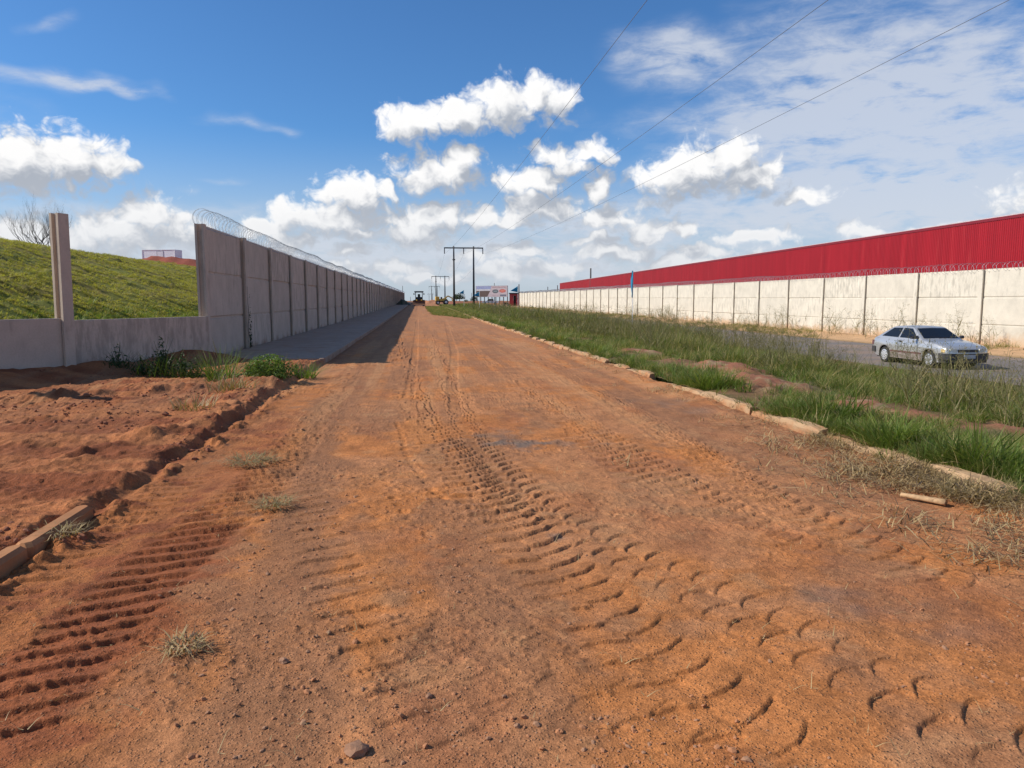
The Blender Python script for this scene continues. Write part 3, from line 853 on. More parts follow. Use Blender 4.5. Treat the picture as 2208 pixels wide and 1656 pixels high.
# ------------------------------------------------------------------ grassy bank behind the low wall
BX0, BX1, CRZ = -6.3, -19.8, EYE + 3.03
def bank_z(x, y):
    t = ss(x, -7.0, BX1 - 1.5)
    prof = .55 + (CRZ - .55) * np.clip((-7.2 - x) / (-7.2 - BX1), 0, 1.0)
    over = np.clip(BX1 - x, 0, 40)
    prof = prof - .0 * over
    k = ss(x, BX1 + 2.2, BX1 - 1.5)
    prof = prof - .35 * np.exp(-((x - BX1) / 1.6) ** 2)
    z = prof + rise(y) * .5 + .22 * fbm(x * .5, y * .5, .25, 3, 301) * ss(x, -8, -11)
    ph = y / .58 + 1.0 * fbm(x * .3, y, .6, 3, 305) + .02 * x
    fr = ph - np.floor(ph)
    z = z + (.13 * (1 - fr) ** 1.2 * (.4 + 1.5 * ss(fbm(x, y, .8, 3, 309), -.25, .25))) * ss(x, -8.2, -10) 
    return z + .03 * fbm(x, y, 2.2, 4, 311, .6)
def bank_col(x, y):
    n = fbm(x, y, .8, 4, 315)
    c = np.broadcast_to(np.array((.235, .195, .05)), x.shape + (3,)).copy()
    c = lerp(c, np.array((.20, .20, .042)) + 0 * c, ss(n, -.1, .2))
    c = lerp(c, np.array((.06, .11, .02)) + 0 * c, ss(x, -11.5, -8.5))
    return c
xb = np.concatenate([np.linspace(-60, -21, 30)[:-1], np.linspace(-21, -6.35, 170)])
yb = rows(2, 150, 1 / 2500.0, .07, .5)
X, Y, V, Q = grid_np(xb, yb, bank_z)
front = (wall_dist(X, Y) > -.25).ravel() | ((X.ravel() > LX - .45))
Q = Q[~front[Q].any(1)]
add('embankment', np_mesh('embankment', V, Q, M['soil'], True, bank_col(X, Y).reshape(-1, 3)), kind='structure', label='mown grassy embankment behind the low wall')
# red earthwork on the hill behind it
def mound_z(x, y):
    z = 9.7 * ss(y, 116, 140) * ss(x, -20, -40) + 1.0 * fbm(x, y, .12, 4, 321) * ss(y, 120, 135)
    return z + .4 + .5 * fbm(x, y, .6, 3, 323) - 1.0
X, Y, V, Q = grid_np(np.linspace(-130, -16, 150), np.linspace(114, 200, 70), mound_z)
add('earth_mound', np_mesh('earth_mound', V, Q, M['soil'], True, np.broadcast_to(np.array((.30, .085, .05)), (len(V), 3))), kind='structure', label='red earth platform on the hill')

# ------------------------------------------------------------------ grass prototypes (never placed themselves) and scattering
def blades(n, h, spread, lean, width, seed, seg=3, flat=0.0, droop=.5, mat=None, extra=None):
    r = np.random.RandomState(seed); V = []; Fq = []
    for i in range(n):
        a = r.rand() * 6.283; rr = spread * math.sqrt(r.rand()); bx, by = rr * math.cos(a), rr * math.sin(a)
        d = a + r.normal(0, .9); L = h * (.55 + .6 * r.rand()); ln = lean * (.3 + r.rand()); w = width * (.7 + .6 * r.rand())
        sx_, sy_ = -math.sin(d) * w, math.cos(d) * w
        base = len(V)
        for k in range(seg + 1):
            t = k / seg
            out = L * (ln * t + droop * ln * t * t)
            z = L * t * (1 - flat) * (1 - .45 * ln * t * droop) + .01 * flat + flat * .06 * r.rand()
            ww = (1 - t) ** .7 if k < seg else 0.02
            x_, y_ = bx + math.cos(d) * out, by + math.sin(d) * out
            V += [(x_ - sx_ * ww, y_ - sy_ * ww, z), (x_ + sx_ * ww, y_ + sy_ * ww, z)]
        for k in range(seg):
            b = base + 2 * k; Fq.append((b, b + 1, b + 3, b + 2))
    return V, Fq

PROTO = bpy.data.collections.new('grass_kinds')
def proto_mesh(name, VF, mat):
    me = bpy.data.meshes.new(name); me.from_pydata(VF[0], [], VF[1]); me.materials.append(mat)
    me.polygons.foreach_set('use_smooth', [True] * len(me.polygons))
    return me
def proto_set(name, meshes):
    c = bpy.data.collections.new(name)
    for i, me in enumerate(meshes):
        c.objects.link(bpy.data.objects.new('%s_kind_%02d' % (name, i), me))
    return c, len(meshes)

def stalk(h, seed, mat_i=0):
    r = np.random.RandomState(seed); mb = MB()
    d = r.rand() * 6.28; ln = .05 + .25 * r.rand()
    P = [(math.cos(d) * h * ln * t * t, math.sin(d) * h * ln * t * t, h * t) for t in (0, .3, .6, .85, 1)]
    mb.tube(P, [.004, .0035, .003, .002, .001], 3, False)
    for k in range(12):
        t = .68 + .32 * r.rand(); q = Vector((math.cos(d) * h * ln * t * t, math.sin(d) * h * ln * t * t, h * t))
        a = r.rand() * 6.28; l = h * (.05 + .09 * r.rand())
        e = q + Vector((math.cos(a) * l, math.sin(a) * l, l * (.9 * r.rand())))
        mb.tube([q, e], [.0012, .0012], 3, False)
        mb.quad(e + Vector((-.006, 0, 0)), e + Vector((0, 0, -.008)), e + Vector((.006, 0, .004)), e + Vector((0, 0, .014)))
    for k in range(3):
        t = .1 + .4 * r.rand(); a = r.rand() * 6.28; q = Vector((0, 0, h * t)); l = h * .35
        dv = Vector((math.cos(a), math.sin(a), .9)) * l; sdv = Vector((-math.sin(a), math.cos(a), 0)) * .006
        mb.quad(q - sdv, q + sdv, q + dv * .6 + sdv * .8, q + dv * .6 - sdv * .8); mb.quad(q + dv * .6 - sdv * .8, q + dv * .6 + sdv * .8, q + dv * .9 - Vector((0, 0, l * .2)))
    return mb.v, mb.f

def scatter(name, pts, rot, scl, idx, protos, **kw):
    N = len(pts)
    me = bpy.data.meshes.new(name)
    me.vertices.add(N); me.vertices.foreach_set('co', np.ascontiguousarray(pts, np.float32).ravel())
    for an, typ, dat, key in (('rot', 'FLOAT_VECTOR', rot, 'vector'), ('scl', 'FLOAT_VECTOR', scl, 'vector'), ('kid', 'INT', idx, 'value')):
        at = me.attributes.new(an, typ, 'POINT')
        at.data.foreach_set(key, np.ascontiguousarray(dat, np.int32 if typ == 'INT' else np.float32).ravel())
    o = add(name, me, **kw)
    g = bpy.data.node_groups.new(name + '_scatter', 'GeometryNodeTree')
    g.interface.new_socket('Geometry', in_out='INPUT', socket_type='NodeSocketGeometry')
    g.interface.new_socket('Geometry', in_out='OUTPUT', socket_type='NodeSocketGeometry')
    gi = g.nodes.new('NodeGroupInput'); go = g.nodes.new('NodeGroupOutput')
    ci = g.nodes.new('GeometryNodeCollectionInfo'); ci.inputs['Collection'].default_value = protos
    ci.inputs['Separate Children'].default_value = True; ci.inputs['Reset Children'].default_value = True
    ip = g.nodes.new('GeometryNodeInstanceOnPoints'); ip.inputs['Pick Instance'].default_value = True
    def na(n_, typ):
        q = g.nodes.new('GeometryNodeInputNamedAttribute'); q.data_type = typ; q.inputs['Name'].default_value = n_
        return next(s for s in q.outputs if s.enabled and s.name == 'Attribute')
    L = g.links.new
    L(gi.outputs[0], ip.inputs['Points']); L(ci.outputs[0], ip.inputs['Instance'])
    L(na('kid', 'INT'), ip.inputs['Instance Index']); L(na('rot', 'FLOAT_VECTOR'), ip.inputs['Rotation']); L(na('scl', 'FLOAT_VECTOR'), ip.inputs['Scale'])
    L(ip.outputs[0], go.inputs[0])
    md = o.modifiers.new('scatter', 'NODES'); md.node_group = g
    return o

rs = np.random.RandomState(3)
def spin(n, tilt=.12):
    return np.stack([rs.normal(0, tilt, n), rs.normal(0, tilt, n), rs.rand(n) * 6.283], 1)
def sizes(s, j=.25):
    k = s * (1 + rs.uniform(-j, j, len(s)))
    return np.stack([k, k, k * rs.uniform(.85, 1.2, len(s))], 1)

# verge grass
c_verge, nv = proto_set('verge_tuft', [proto_mesh('verge_tuft', blades(22, .34, .16, .75, .0065, 10 + i, 3), M['grass']) for i in range(5)] +
                        [proto_mesh('verge_leafy', blades(26, .24, .18, 1.0, .011, 30 + i, 3), M['grass_dark']) for i in range(3)])
def cand(n, x0, x1, y0, y1, pw=1.0):
    u = rs.rand(n)
    y = y0 * (y1 / y0) ** u                   # denser near
    return x0 + (x1 - x0) * rs.rand(n), y
x1_, y1_ = cand(37000, KR + .1, 15.9, 2.2, 190)
m_, _ = heap_m(x1_, y1_)
dens = ss(fbm(x1_, y1_, .7, 3, 401), -.30, .20) - .3
# a thin, worn band just behind the kerb close to the camera
band = np.exp(-((x1_ - 7.15 + .3 * fbm(x1_ * 0, y1_, .5, 2, 407)) / .85) ** 4) * ss(y1_, 21, 12) * (.97 - .25 * (fbm(x1_, y1_, 1.4, 2, 409) > .12))
ok = (rs.rand(len(x1_)) < np.clip(dens + .35, 0, 1) * (1 - m_ * .90) * (1 - band)) & (x1_ < 15.3 - 1.5 * ss(fbm(x1_ * 0, y1_, .3, 3, 405), -.2, .3))
x1_, y1_ = x1_[ok], y1_[ok]
z1_ = verge_fine(x1_, y1_)
hgt = (.62 + .75 * ss(fbm(x1_, y1_, .35, 3, 411), -.1, .35) * ss(x1_, 7, 9.5)) * (1 - .45 * ss(x1_, 12.6, 14.6) * ss(y1_, 36, 26)) * (1 + .9 * ss(y1_, 25, 36) * ss(x1_, 8, 11))
scl = sizes((.85 + .010 * np.minimum(y1_, 70)) * hgt, .3)
scl[:, 2] /= 1 + .004 * np.minimum(y1_, 70)
scatter('verge_grass', np.stack([x1_, y1_, z1_ - .01], 1), spin(len(x1_), .15), scl, rs.randint(0, nv, len(x1_)), c_verge, kind='stuff',
        label='dense green grass of the verge right of the kerb')
# coarse dark clumps overhanging the kerb
c_coarse, nc = proto_set('coarse_tuft', [proto_mesh('coarse_tuft', blades(30, .30, .16, .85, .0085, 60 + i, 4), M['grass_dark'] if i != 1 else M['grass']) for i in range(5)])
xk = KR + .24 + rs.gamma(1.5, .17, 1950); yk = 2.6 * (70 / 2.6) ** rs.rand(1950)
gapn = fbm(xk * 0, yk, .55, 2, 421)
ok = (gapn + .8 * vn(xk, yk, 1.8, 425) > -.02) & (xk < KR + 1.2)
xk, yk = xk[ok], yk[ok]
scatter('kerb_grass', np.stack([xk, yk, verge_fine(xk, yk) - .01], 1), spin(len(xk), .2), sizes(.38 + .35 * rs.rand(len(xk)) + .55 * ss(fbm(xk, yk, 1.3, 3, 423), -.1, .35), .25), rs.randint(0, nc, len(xk)), c_coarse,
        kind='stuff', label='coarse bright green grass growing along the kerb')
# taller loose clumps further in
c_tall, ntl = proto_set('tall_tuft', [proto_mesh('tall_tuft', blades(30, .62, .14, .55, .0055, 160 + i, 4), M['grass'] if i % 2 else M['stalk']) for i in range(4)])
xt, yt = cand(1500, 8.2, 14.6, 11, 120)
ok = (fbm(xt, yt, .5, 3, 427) > .02) & ((yt > 27) | (xt < 12.5))
xt, yt = xt[ok], yt[ok]
scatter('tall_grass', np.stack([xt, yt, verge_fine(xt, yt)], 1), spin(len(xt), .2), sizes(.7 + .6 * rs.rand(len(xt)), .2), rs.randint(0, ntl, len(xt)), c_tall,
        kind='stuff', label='taller loose grass clumps in the middle of the verge')
# tall seed stalks in the verge
c_stalk, ns = proto_set('seed_stalk', [proto_mesh('seed_stalk', stalk(.8, 80 + i), M['stalk']) for i in range(6)])
xt, yt = cand(9000, 7.6, 16.2, 8, 130)
ok = (fbm(xt, yt, .4, 3, 431) + .05 * (xt - 12) > -.12) & ((yt > 27) | (xt < 10.5) | (rs.rand(len(xt)) < .03))
xt, yt = xt[ok], yt[ok]
scatter('seed_stalks', np.stack([xt, yt, verge_fine(xt, yt)], 1), spin(len(xt), .2), sizes((.75 + .5 * rs.rand(len(xt))) * (1 + .3 * ss(yt, 26, 34)), .2), rs.randint(0, ns, len(xt)), c_stalk,
        kind='stuff', label='thin brownish seed stalks standing in the verge grass')
# wispy weeds at the foot of the cream wall
xw = 24.4 + 1.4 * rs.rand(800); yw = 18 + 120 * rs.rand(800) ** 1.2
ok = fbm(xw * .2, yw, .22, 2, 441) > .02
xw, yw = xw[ok], yw[ok]
scatter('wall_weeds', np.stack([xw, yw, verge_z(xw, yw)], 1), spin(len(xw), .28), sizes(1.1 + .9 * rs.rand(len(xw)), .25), rs.randint(0, ns, len(xw)), c_stalk,
        kind='stuff', label='wispy dry weeds against the cream wall')
xw = 23.4 + 2.4 * rs.rand(2600); yw = 18 + 150 * rs.rand(2600) ** 1.5
ok = fbm(xw * .5, yw, .3, 3, 445) > .06
xw, yw = xw[ok], yw[ok]
scatter('strip_grass', np.stack([xw, yw, verge_z(xw, yw) + .01], 1), spin(len(xw), .2), sizes(.5 + .5 * rs.rand(len(xw)), .2), rs.randint(0, 5, len(xw)), c_verge,
        kind='stuff', label='low patchy grass on the sandy strip by the cream wall')
# patch of grass that has crept onto the road far ahead
xg = 1.2 + 3.8 * rs.rand(2600); yg = 68 + 90 * rs.rand(2600)
ok = xg > 1.4 + 2.4 * ss(yg, 84, 70) + .8 * fbm(xg * 0, yg, .2, 2, 451)
xg, yg = xg[ok], yg[ok]
scatter('road_grass', np.stack([xg, yg, rise(yg)], 1), spin(len(xg), .2), sizes(.55 + .4 * rs.rand(len(xg)), .2), rs.randint(0, nv, len(xg)), c_verge,
        kind='stuff', label='grass creeping over the far right edge of the road')
# bank grass: short, in mown rows; lush at the foot
c_mown, nm = proto_set('bank_tuft', [proto_mesh('bank_tuft', blades(14, .060, .085, 1.1, .0065, 100 + i, 2), M['mown']) for i in range(5)])
NB = 110000
yb_ = 8 * (110 / 8.0) ** rs.rand(NB); xb_ = -7.6 - 14 * rs.rand(NB)
ph = yb_ / .58 + 1.0 * fbm(xb_ * .3, yb_, .6, 3, 305) + .02 * xb_
fr = ph - np.floor(ph)
ok = (rs.rand(NB) < .12 + .88 * ss(fr, .62, .30)) & (wall_dist(xb_, yb_) < -.5)
xb_, yb_ = xb_[ok], yb_[ok]
scatter('bank_grass', np.stack([xb_, yb_, bank_z(xb_, yb_)], 1), spin(len(xb_), .2), sizes(.8 + .008 * yb_, .3), rs.randint(0, nm, len(xb_)), c_mown,
        kind='stuff', label='yellowish mown grass in rows on the embankment')
yl_ = 6 + 50 * rs.rand(9000) ** 1.6; xl_ = -6.6 - 5.0 * rs.rand(9000) ** 1.6 - np.clip((14 - yl_), 0, 9) * .8
ok = (wall_dist(xl_, yl_) < -.35) & (rs.rand(9000) < ss(xl_, -10.5, -7.6) + .12 * (fbm(xl_, yl_, .5, 2, 461) > .1))
xl_, yl_ = xl_[ok], yl_[ok]
scatter('bank_foot_grass', np.stack([xl_, yl_, bank_z(xl_, yl_)], 1), spin(len(xl_), .2), sizes(.35 + .35 * rs.rand(len(xl_)), .25), rs.randint(0, nc, len(xl_)), c_coarse,
        kind='stuff', label='lush green grass at the foot of the embankment')

# cut, dried grass strewn beside the kerb and straws over the road
c_straw, nst = proto_set('straw_bit', [proto_mesh('straw_bit', blades(12, .20, .12, 1.0, .0032, 120 + i, 3, .88, .1), M['straw']) for i in range(4)] +
                         [proto_mesh('straw_one', blades(2, .16, .03, 1.0, .0028, 130 + i, 2, .93, .0), M['straw']) for i in range(3)])
NS = 6500
xc_ = KR + .02 - rs.gamma(1.5, .27, NS); yc_ = 3.2 * (30 / 3.2) ** rs.rand(NS)
wt_ = ss(yc_, 9.5, 6.5) * .6 + .06
ok = (rs.rand(NS) < wt_ * (.30 + 1.1 * ss(fbm(xc_, yc_, 1.3, 3, 471), -.05, .22))) & (xc_ > KL)
ok &= seg_d(xc_, yc_, PX(1940, 1078), PX(2042, 1096))[0] > .24
xc_, yc_ = xc_[ok], yc_[ok]
xq, yq = -2.2 + 6.9 * rs.rand(700), 2.2 * (16 / 2.2) ** rs.rand(700)
xa_ = np.concatenate([xc_, xq]); ya_ = np.concatenate([yc_, yq])
kid = np.concatenate([rs.randint(0, nst, len(xc_)), rs.randint(4, nst, len(xq))])
za_ = road_z(xa_[None], ya_[None])[0]
sc_ = np.concatenate([.8 + .6 * rs.rand(len(xc_)), .3 + .45 * rs.rand(len(xq))])
scatter('cut_grass', np.stack([xa_, ya_, za_ + .006], 1), spin(len(xa_), .12), sizes(sc_, .25), kid, c_straw, kind='stuff', label='dry cut grass and straws strewn beside the kerb')

# gravel
def stone_mesh(seed, mat, sub=1, sq=.6):
    import bmesh
    bm = bmesh.new(); bmesh.ops.create_icosphere(bm, subdivisions=sub, radius=1.0)
    r = np.random.RandomState(seed)
    for v in bm.verts:
        k = 1 + r.uniform(-.28, .22)
        v.co = Vector((v.co.x * k * 1.15, v.co.y * k * .9, v.co.z * k * sq))
    me = bpy.data.meshes.new('stone'); bm.to_mesh(me); bm.free(); me.materials.append(mat)
    return me
c_grav, ng = proto_set('gravel_bit', [stone_mesh(i, M['gravel'] if i % 3 else M['gravel2']) for i in range(8)])
ngv = 34000
xg = -2.5 + 7.4 * rs.rand(ngv); yg = 2.0 * (26 / 2.0) ** rs.rand(ngv)
wgt = .03 + .6 * ss(fbm(xg, yg, .8, 3, 481) + .6 * vn(xg, yg, 3.0, 483), .10, .45)
for (a, b2, wd_, am) in ((PX(680, 880), PX(560, 1640), .45, 1.0), (PX(940, 1090), PX(1050, 1300), .3, .8), (PX(800, 1560), PX(1500, 1650), .4, .9), (PX(420, 1250), PX(600, 1656), .4, 1.0)):
    d, t = seg_d(xg, yg, a, b2); wgt = np.maximum(wgt, am * ss(d, wd_, wd_ * .3))
wgt *= 1 - .75 * ss(xg, -.9, -1.7)
ok = rs.rand(ngv) < wgt
xg, yg = xg[ok], yg[ok]
szg = .0026 + .0055 * rs.gamma(1.1, .55, len(xg)); szg = np.minimum(szg, .020)
zg = road_z(xg[None], yg[None])[0]
scatter('gravel', np.stack([xg, yg, zg + szg * .15], 1), spin(len(xg), .4), sizes(szg, .2), rs.randint(0, ng, len(xg)), c_grav, kind='stuff', label='loose brown gravel strewn over the dirt road')
# clods on the bank
ncl = 5000
xg = -9 + 6.6 * rs.rand(ncl); yg = 4.5 * (18 / 4.5) ** rs.rand(ncl)
c_clod, _n = proto_set('soil_clod', [stone_mesh(40 + i, plain('soil_clod_%d' % i, (.26, .095, .045), .95, 0, .3, 40), 1, .75) for i in range(4)])
ok = (fbm(xg * .5, yg, 1.2, 3, 491) > -.02) & (wall_dist(xg, yg) > .2)
xg, yg = xg[ok], yg[ok]
szc = np.minimum(.006 + .013 * rs.gamma(1.2, .7, len(xg)), .045)
scatter('soil_clods', np.stack([xg, yg, road_z(xg[None], yg[None])[0] + szc * .1], 1), spin(len(xg), .5), sizes(szc, .2), rs.randint(0, 4, len(xg)), c_clod, kind='stuff', label='crumbled red clods on the soil bank')

def on_road(px, py):
    q = gp(px, py); z = float(road_z(np.array([[q[0]]]), np.array([[q[1]]]))[0, 0])
    return q[0], q[1], z
# ------------------------------------------------------------------ single stones, clumps, stick
for px, py, r_, lab in ((770, 1628, .042, 'largest pale rock at the bottom edge of the dirt road'), (925, 1512, .016, 'small pale grey stone beside the broken tyre print'),
                        (612, 1392 + 40, .022, 'flat brown stone in the gravel strip')):
    q = on_road(px, py)
    me = stone_mesh(px, M['rock'], 2, .75)
    add('rock', me, None, (q[0], q[1], q[2] + r_ * .3), (0, 0, px), (r_,) * 3, label=lab, cat='rock')

def clump(name, px, py, n, r_, h, lab, mat='hay', flat=.72, seed=1):
    q = on_road(px, py)
    e = empty(name, q, rnd.random() * 6, label=lab, cat='grass clump')
    add('stems', proto_mesh('stems', blades(n, h, r_, 1.0, .0035, seed, 3, flat, .1), M[mat]), e)
    add('chaff', proto_mesh('chaff', blades(n, h * .45, r_ * 1.3, 1.0, .003, seed + 1, 2, .9, .1), M['straw']), e)
clump('cut_grass_clump', 540, 1000, 190, .22, .30, 'greenish flattened grass clump on the left wheel track', 'hay', .85, 201)
clump('cut_grass_clump', 590, 1098, 120, .13, .20, 'greenish-brown grass clump on loose soil nearer the camera', 'hay', .85, 203)
clump('cut_grass_clump', 400, 1408, 80, .07, .15, 'small pale straw bunch beside the deep clay tyre print', 'straw', .9, 205)
clump('cut_grass_clump', 130, 1175, 70, .12, .18, 'yellowish grass wisps below the dirt-covered kerb', 'hay', .75, 207)
clump('cut_grass_clump', 1800, 955, 240, .26, .24, 'grey-green dead grass heap against the bare kerb stone', 'hay', .55, 209)
clump('cut_grass_clump', 2120, 1085, 320, .32, .26, 'matted brown grass heap beside the bark tube', 'hay', .5, 211)
clump('cut_grass_clump', 1915, 1000, 110, .12, .22, 'half-green grass tuft growing out at the foot of the kerb', 'grass_dark', .25, 213)

q0 = np.array(on_road(1942, 1075)); q1 = np.array(on_road(2040, 1093))
L = np.linalg.norm(q1 - q0)
stick = empty('bark_tube', tuple(q0 + np.array((0, 0, .045))), math.atan2(q1[1] - q0[1], q1[0] - q0[0]), label='pale curled piece of bark lying among the cut grass', cat='bark')
mb = MB(); Pm = []
for i in range(9):
    t = i / 8; r_ = .030 * (.72 + .35 * t)
    Pm.append([(L * t, r_ * math.cos(a), r_ * math.sin(a) * .9) for a in np.linspace(-.6, math.pi + .9, 14)])
mb.grid(Pm)
me = mb.mesh('bark_curl', M['wood'], True)
o = add('bark_curl', me, stick); sm = o.modifiers.new('thickness', 'SOLIDIFY'); sm.thickness = .006
o = add('inner_rind', MB().tube([(L * .02, 0, -.006), (L * .97, 0, -.006)], [.012, .018], 8).mesh('inner_rind', M['dark']), stick)

# ------------------------------------------------------------------ plants by the walls
def leaf_cloud(n, rx, ry, rz, size, seed, zmin=0.0, spike=0.0):
    r = np.random.RandomState(seed); V = []; Fq = []
    for i in range(n):
        d = r.normal(0, 1, 3); d /= np.linalg.norm(d); k = r.rand() ** .4
        p = np.array([d[0] * rx * k, d[1] * ry * k, abs(d[2]) * rz * k + zmin])
        p[:2] *= 1 + .25 * math.sin(5 * math.atan2(d[1], d[0]) + seed); 
        a = r.normal(0, 1, 3); a /= np.linalg.norm(a); b = np.cross(a, r.normal(0, 1, 3)); b /= np.linalg.norm(b) + 1e-9
        s_ = size * r.uniform(.6, 1.3); n0 = len(V)
        V += [tuple(p - a * s_), tuple(p + b * s_ * .45), tuple(p + a * s_), tuple(p - b * s_ * .45)]
        Fq.append((n0, n0 + 1, n0 + 2, n0 + 3))
    return V, Fq
q = gp(583, 815, .12); zz = float(road_z(np.array([[q[0]]]), np.array([[q[1]]]))[0, 0])
bush = empty('bush', (q[0], q[1], zz), label='round yellow-green bush on the soil by the pavement end', cat='bush')
add('foliage', proto_mesh('foliage', leaf_cloud(2600, .56, .42, .50, .030, 7, .02), M['bush']), bush)
mb = MB()
for k in range(9):
    a = k * .7; mb.tube([(0, 0, 0), (math.cos(a) * .2, math.sin(a) * .15, .2), (math.cos(a) * .38, math.sin(a) * .3, .33)], [.008, .006, .003], 5)
add('stem', mb.mesh('stem', M['bark']), bush)

def weed(px, py, h, spread, n, lab, mat, seed, width=.011, leafy=0):
    q = gp(px, py + 6, .33); z = float(road_z(np.array([[q[0]]]), np.array([[q[1]]]))[0, 0])
    e = empty('weed', (q[0], q[1], z - .01), label=lab, cat='weed')
    add('leaves', proto_mesh('leaves', blades(n, h, spread, .8, width, seed, 4), M[mat]), e)
    mb = MB(); r = random.Random(seed)
    for k in range(5):
        a = r.random() * 6.28; l = h * r.uniform(.8, 1.35)
        mb.tube([(0, 0, 0), (math.cos(a) * l * .1, math.sin(a) * l * .1, l * .5), (math.cos(a) * l * .3, math.sin(a) * l * .3, l)], [.006, .005, .002], 4)
    add('stem', mb.mesh('stem', M['weed'] if leafy else M['stalk']), e)
    if leafy:
        V, Fq = leaf_cloud(leafy, spread * .9, spread * .9, h * .95, .035, seed + 3)
        V2, F2_ = leaf_cloud(leafy // 2, spread * .22, spread * .22, h * 1.5, .028, seed + 4)
        b0 = len(V); add('foliage', proto_mesh('foliage', (V + V2, Fq + [tuple(i + b0 for i in f) for f in F2_]), M['weed']), e)
weed(255, 778, .42, .30, 40, 'low dark weed in the shade of the low wall', 'weed', 301, .010, 160)
weed(305, 780, .36, .30, 44, 'dark weed just left of the tallest leafy weed', 'weed', 321, .010, 140)
weed(395, 782, .44, .34, 44, 'dark weed just right of the tallest leafy weed', 'weed', 323, .010, 220)
weed(610, 775, .34, .30, 70, 'thin dark grass behind the round bush', 'weed', 325, .009)
weed(350, 780, .62, .42, 50, 'tallest dark leafy weed in front of the low wall', 'weed', 303, .011, 620)
weed(425, 783, .35, .26, 40, 'dark weed between the leafy weed and the wall corner', 'weed', 305, .010, 120)
weed(478, 790, .78, .30, 120, 'tall arching grass clump at the wall corner', 'grass_dark', 307, .010)
weed(500, 812, .34, .40, 130, 'sprawling half-dry grass clump left of the round bush', 'hay', 309, .008)
weed(560, 778, .30, .35, 60, 'dark low grass at the end of the pavement', 'weed', 311, .010, 120)
weed(655, 778, .38, .26, 90, 'spiky green grass tuft at the pavement kerb end', 'grass_dark', 313, .010)
weed(420, 848, .22, .30, 70, 'flattened dry weed on top of the soil ridge', 'hay', 315, .008)

# climbing plant on the second post of the tall wall
yy = float(PL0[1] + SP)
vine = empty('climber', (LX + .07, yy - .02, .12), label='thin dark climbing plant on the second post of the tall wall', cat='plant')
mb = MB(); r = random.Random(4)
mb.tube([(.03 + .02 * math.sin(k), .05 * math.sin(k * 1.3), k * .16) for k in range(14)], [.008] * 10 + [.005] * 4, 4)
add('stem', mb.mesh('stem', M['bark']), vine)
rl = np.random.RandomState(4); V = []; Fq = []
for k in range(150):
    z_ = abs(rl.normal(0, .55)) * 1.0; p = np.array([.05 + .05 * rl.rand(), rl.normal(0, .05 + .04 * max(0, .8 - z_)), .05 + z_ * 1.1])
    a = rl.normal(0, 1, 3); a /= np.linalg.norm(a); b = np.cross(a, (.3, .2, 1)); n0 = len(V); s_ = .045
    V += [tuple(p - a * s_), tuple(p + b * s_ * .5), tuple(p + a * s_), tuple(p - b * s_ * .5)]; Fq.append((n0, n0 + 1, n0 + 2, n0 + 3))
add('leaves', proto_mesh('leaves', (V, Fq), M['weed']), vine)

# ------------------------------------------------------------------ bare tree on the bank
def bare_tree(loc, h, seed):
    r = random.Random(seed)
    e = empty('bare_tree', loc, label='leafless bushy tree behind the crest of the grassy bank', cat='tree')
    trunk, crown = MB(), MB()
    def grow(p, d, L, rad, lev, mb):
        pts = [p]; q = p.copy(); dd = d.copy(); n = 5
        for i in range(n):
            dd = (dd + Vector((r.gauss(0, .16), r.gauss(0, .16), .10 + .05 * lev))).normalized()
            q = q + dd * (L / n); pts.append(q.copy())
        mb.tube(pts, [rad * (1 - .55 * i / n) for i in range(n + 1)], 5 if lev < 2 else 3, False)
        if lev < 4:
            for k in range(3 if lev < 2 else 3):
                t = r.uniform(.35, 1.0); b = pts[min(n, int(t * n) + 1)]
                nd_ = (dd + Vector((r.gauss(0, .55), r.gauss(0, .55), r.gauss(.05, .25)))).normalized()
                grow(b, nd_, L * r.uniform(.5, .75), rad * .45, lev + 1, crown)
    for k in range(17):
        a = r.uniform(0, 6.28); b = Vector((r.gauss(0, .5), r.gauss(0, .5), 0))
        grow(b, Vector((math.cos(a) * 1.5, math.sin(a) * .8, 1)).normalized(), h * r.uniform(.45, .62), .032, 0, trunk)
    add('trunk', trunk.mesh('trunk', M['bark'], True, False), e); add('crown', crown.mesh('crown', M['bark'], True, False), e)
xt0, yt0 = wp(108, 48)
bare_tree((xt0, yt0, float(bank_z(np.array([xt0]), np.array([yt0]))[0]) - .2), 2.9, 12)

# ------------------------------------------------------------------ container on the earthwork
cx, cy = wp(355, 150)
cont = empty('site_container', (cx, cy, EYE + (647 - 558) * 150 / 1600 - .5), -.28, label='white box container on the red earth platform', cat='container')
add('body', MB().box(-3.55, 3.55, -1.2, 1.2, 0, 2.05, .02).mesh('body', M['container']), cont)
add('door', MB().box(-.3, 1.0, -1.24, -1.205, .05, 1.75).mesh('door', M['white']), cont)
add('door_frame', MB().box(-.36, -.3, -1.25, -1.202, .05, 1.8).box(1.0, 1.06, -1.25, -1.202, .05, 1.8).box(-.3, 1.0, -1.25, -1.202, 1.75, 1.8).mesh('door_frame', M['steel']), cont)
add('roof_rail', MB().box(-3.6, 3.6, -1.26, -1.202, 1.97, 2.06).mesh('roof_rail', M['container']), cont)
for x_ in (-3.56, 3.46):
    add('corner_post', MB().box(x_, x_ + .1, -1.27, -1.203, 0, 1.95).mesh('corner_post', M['container']), cont)

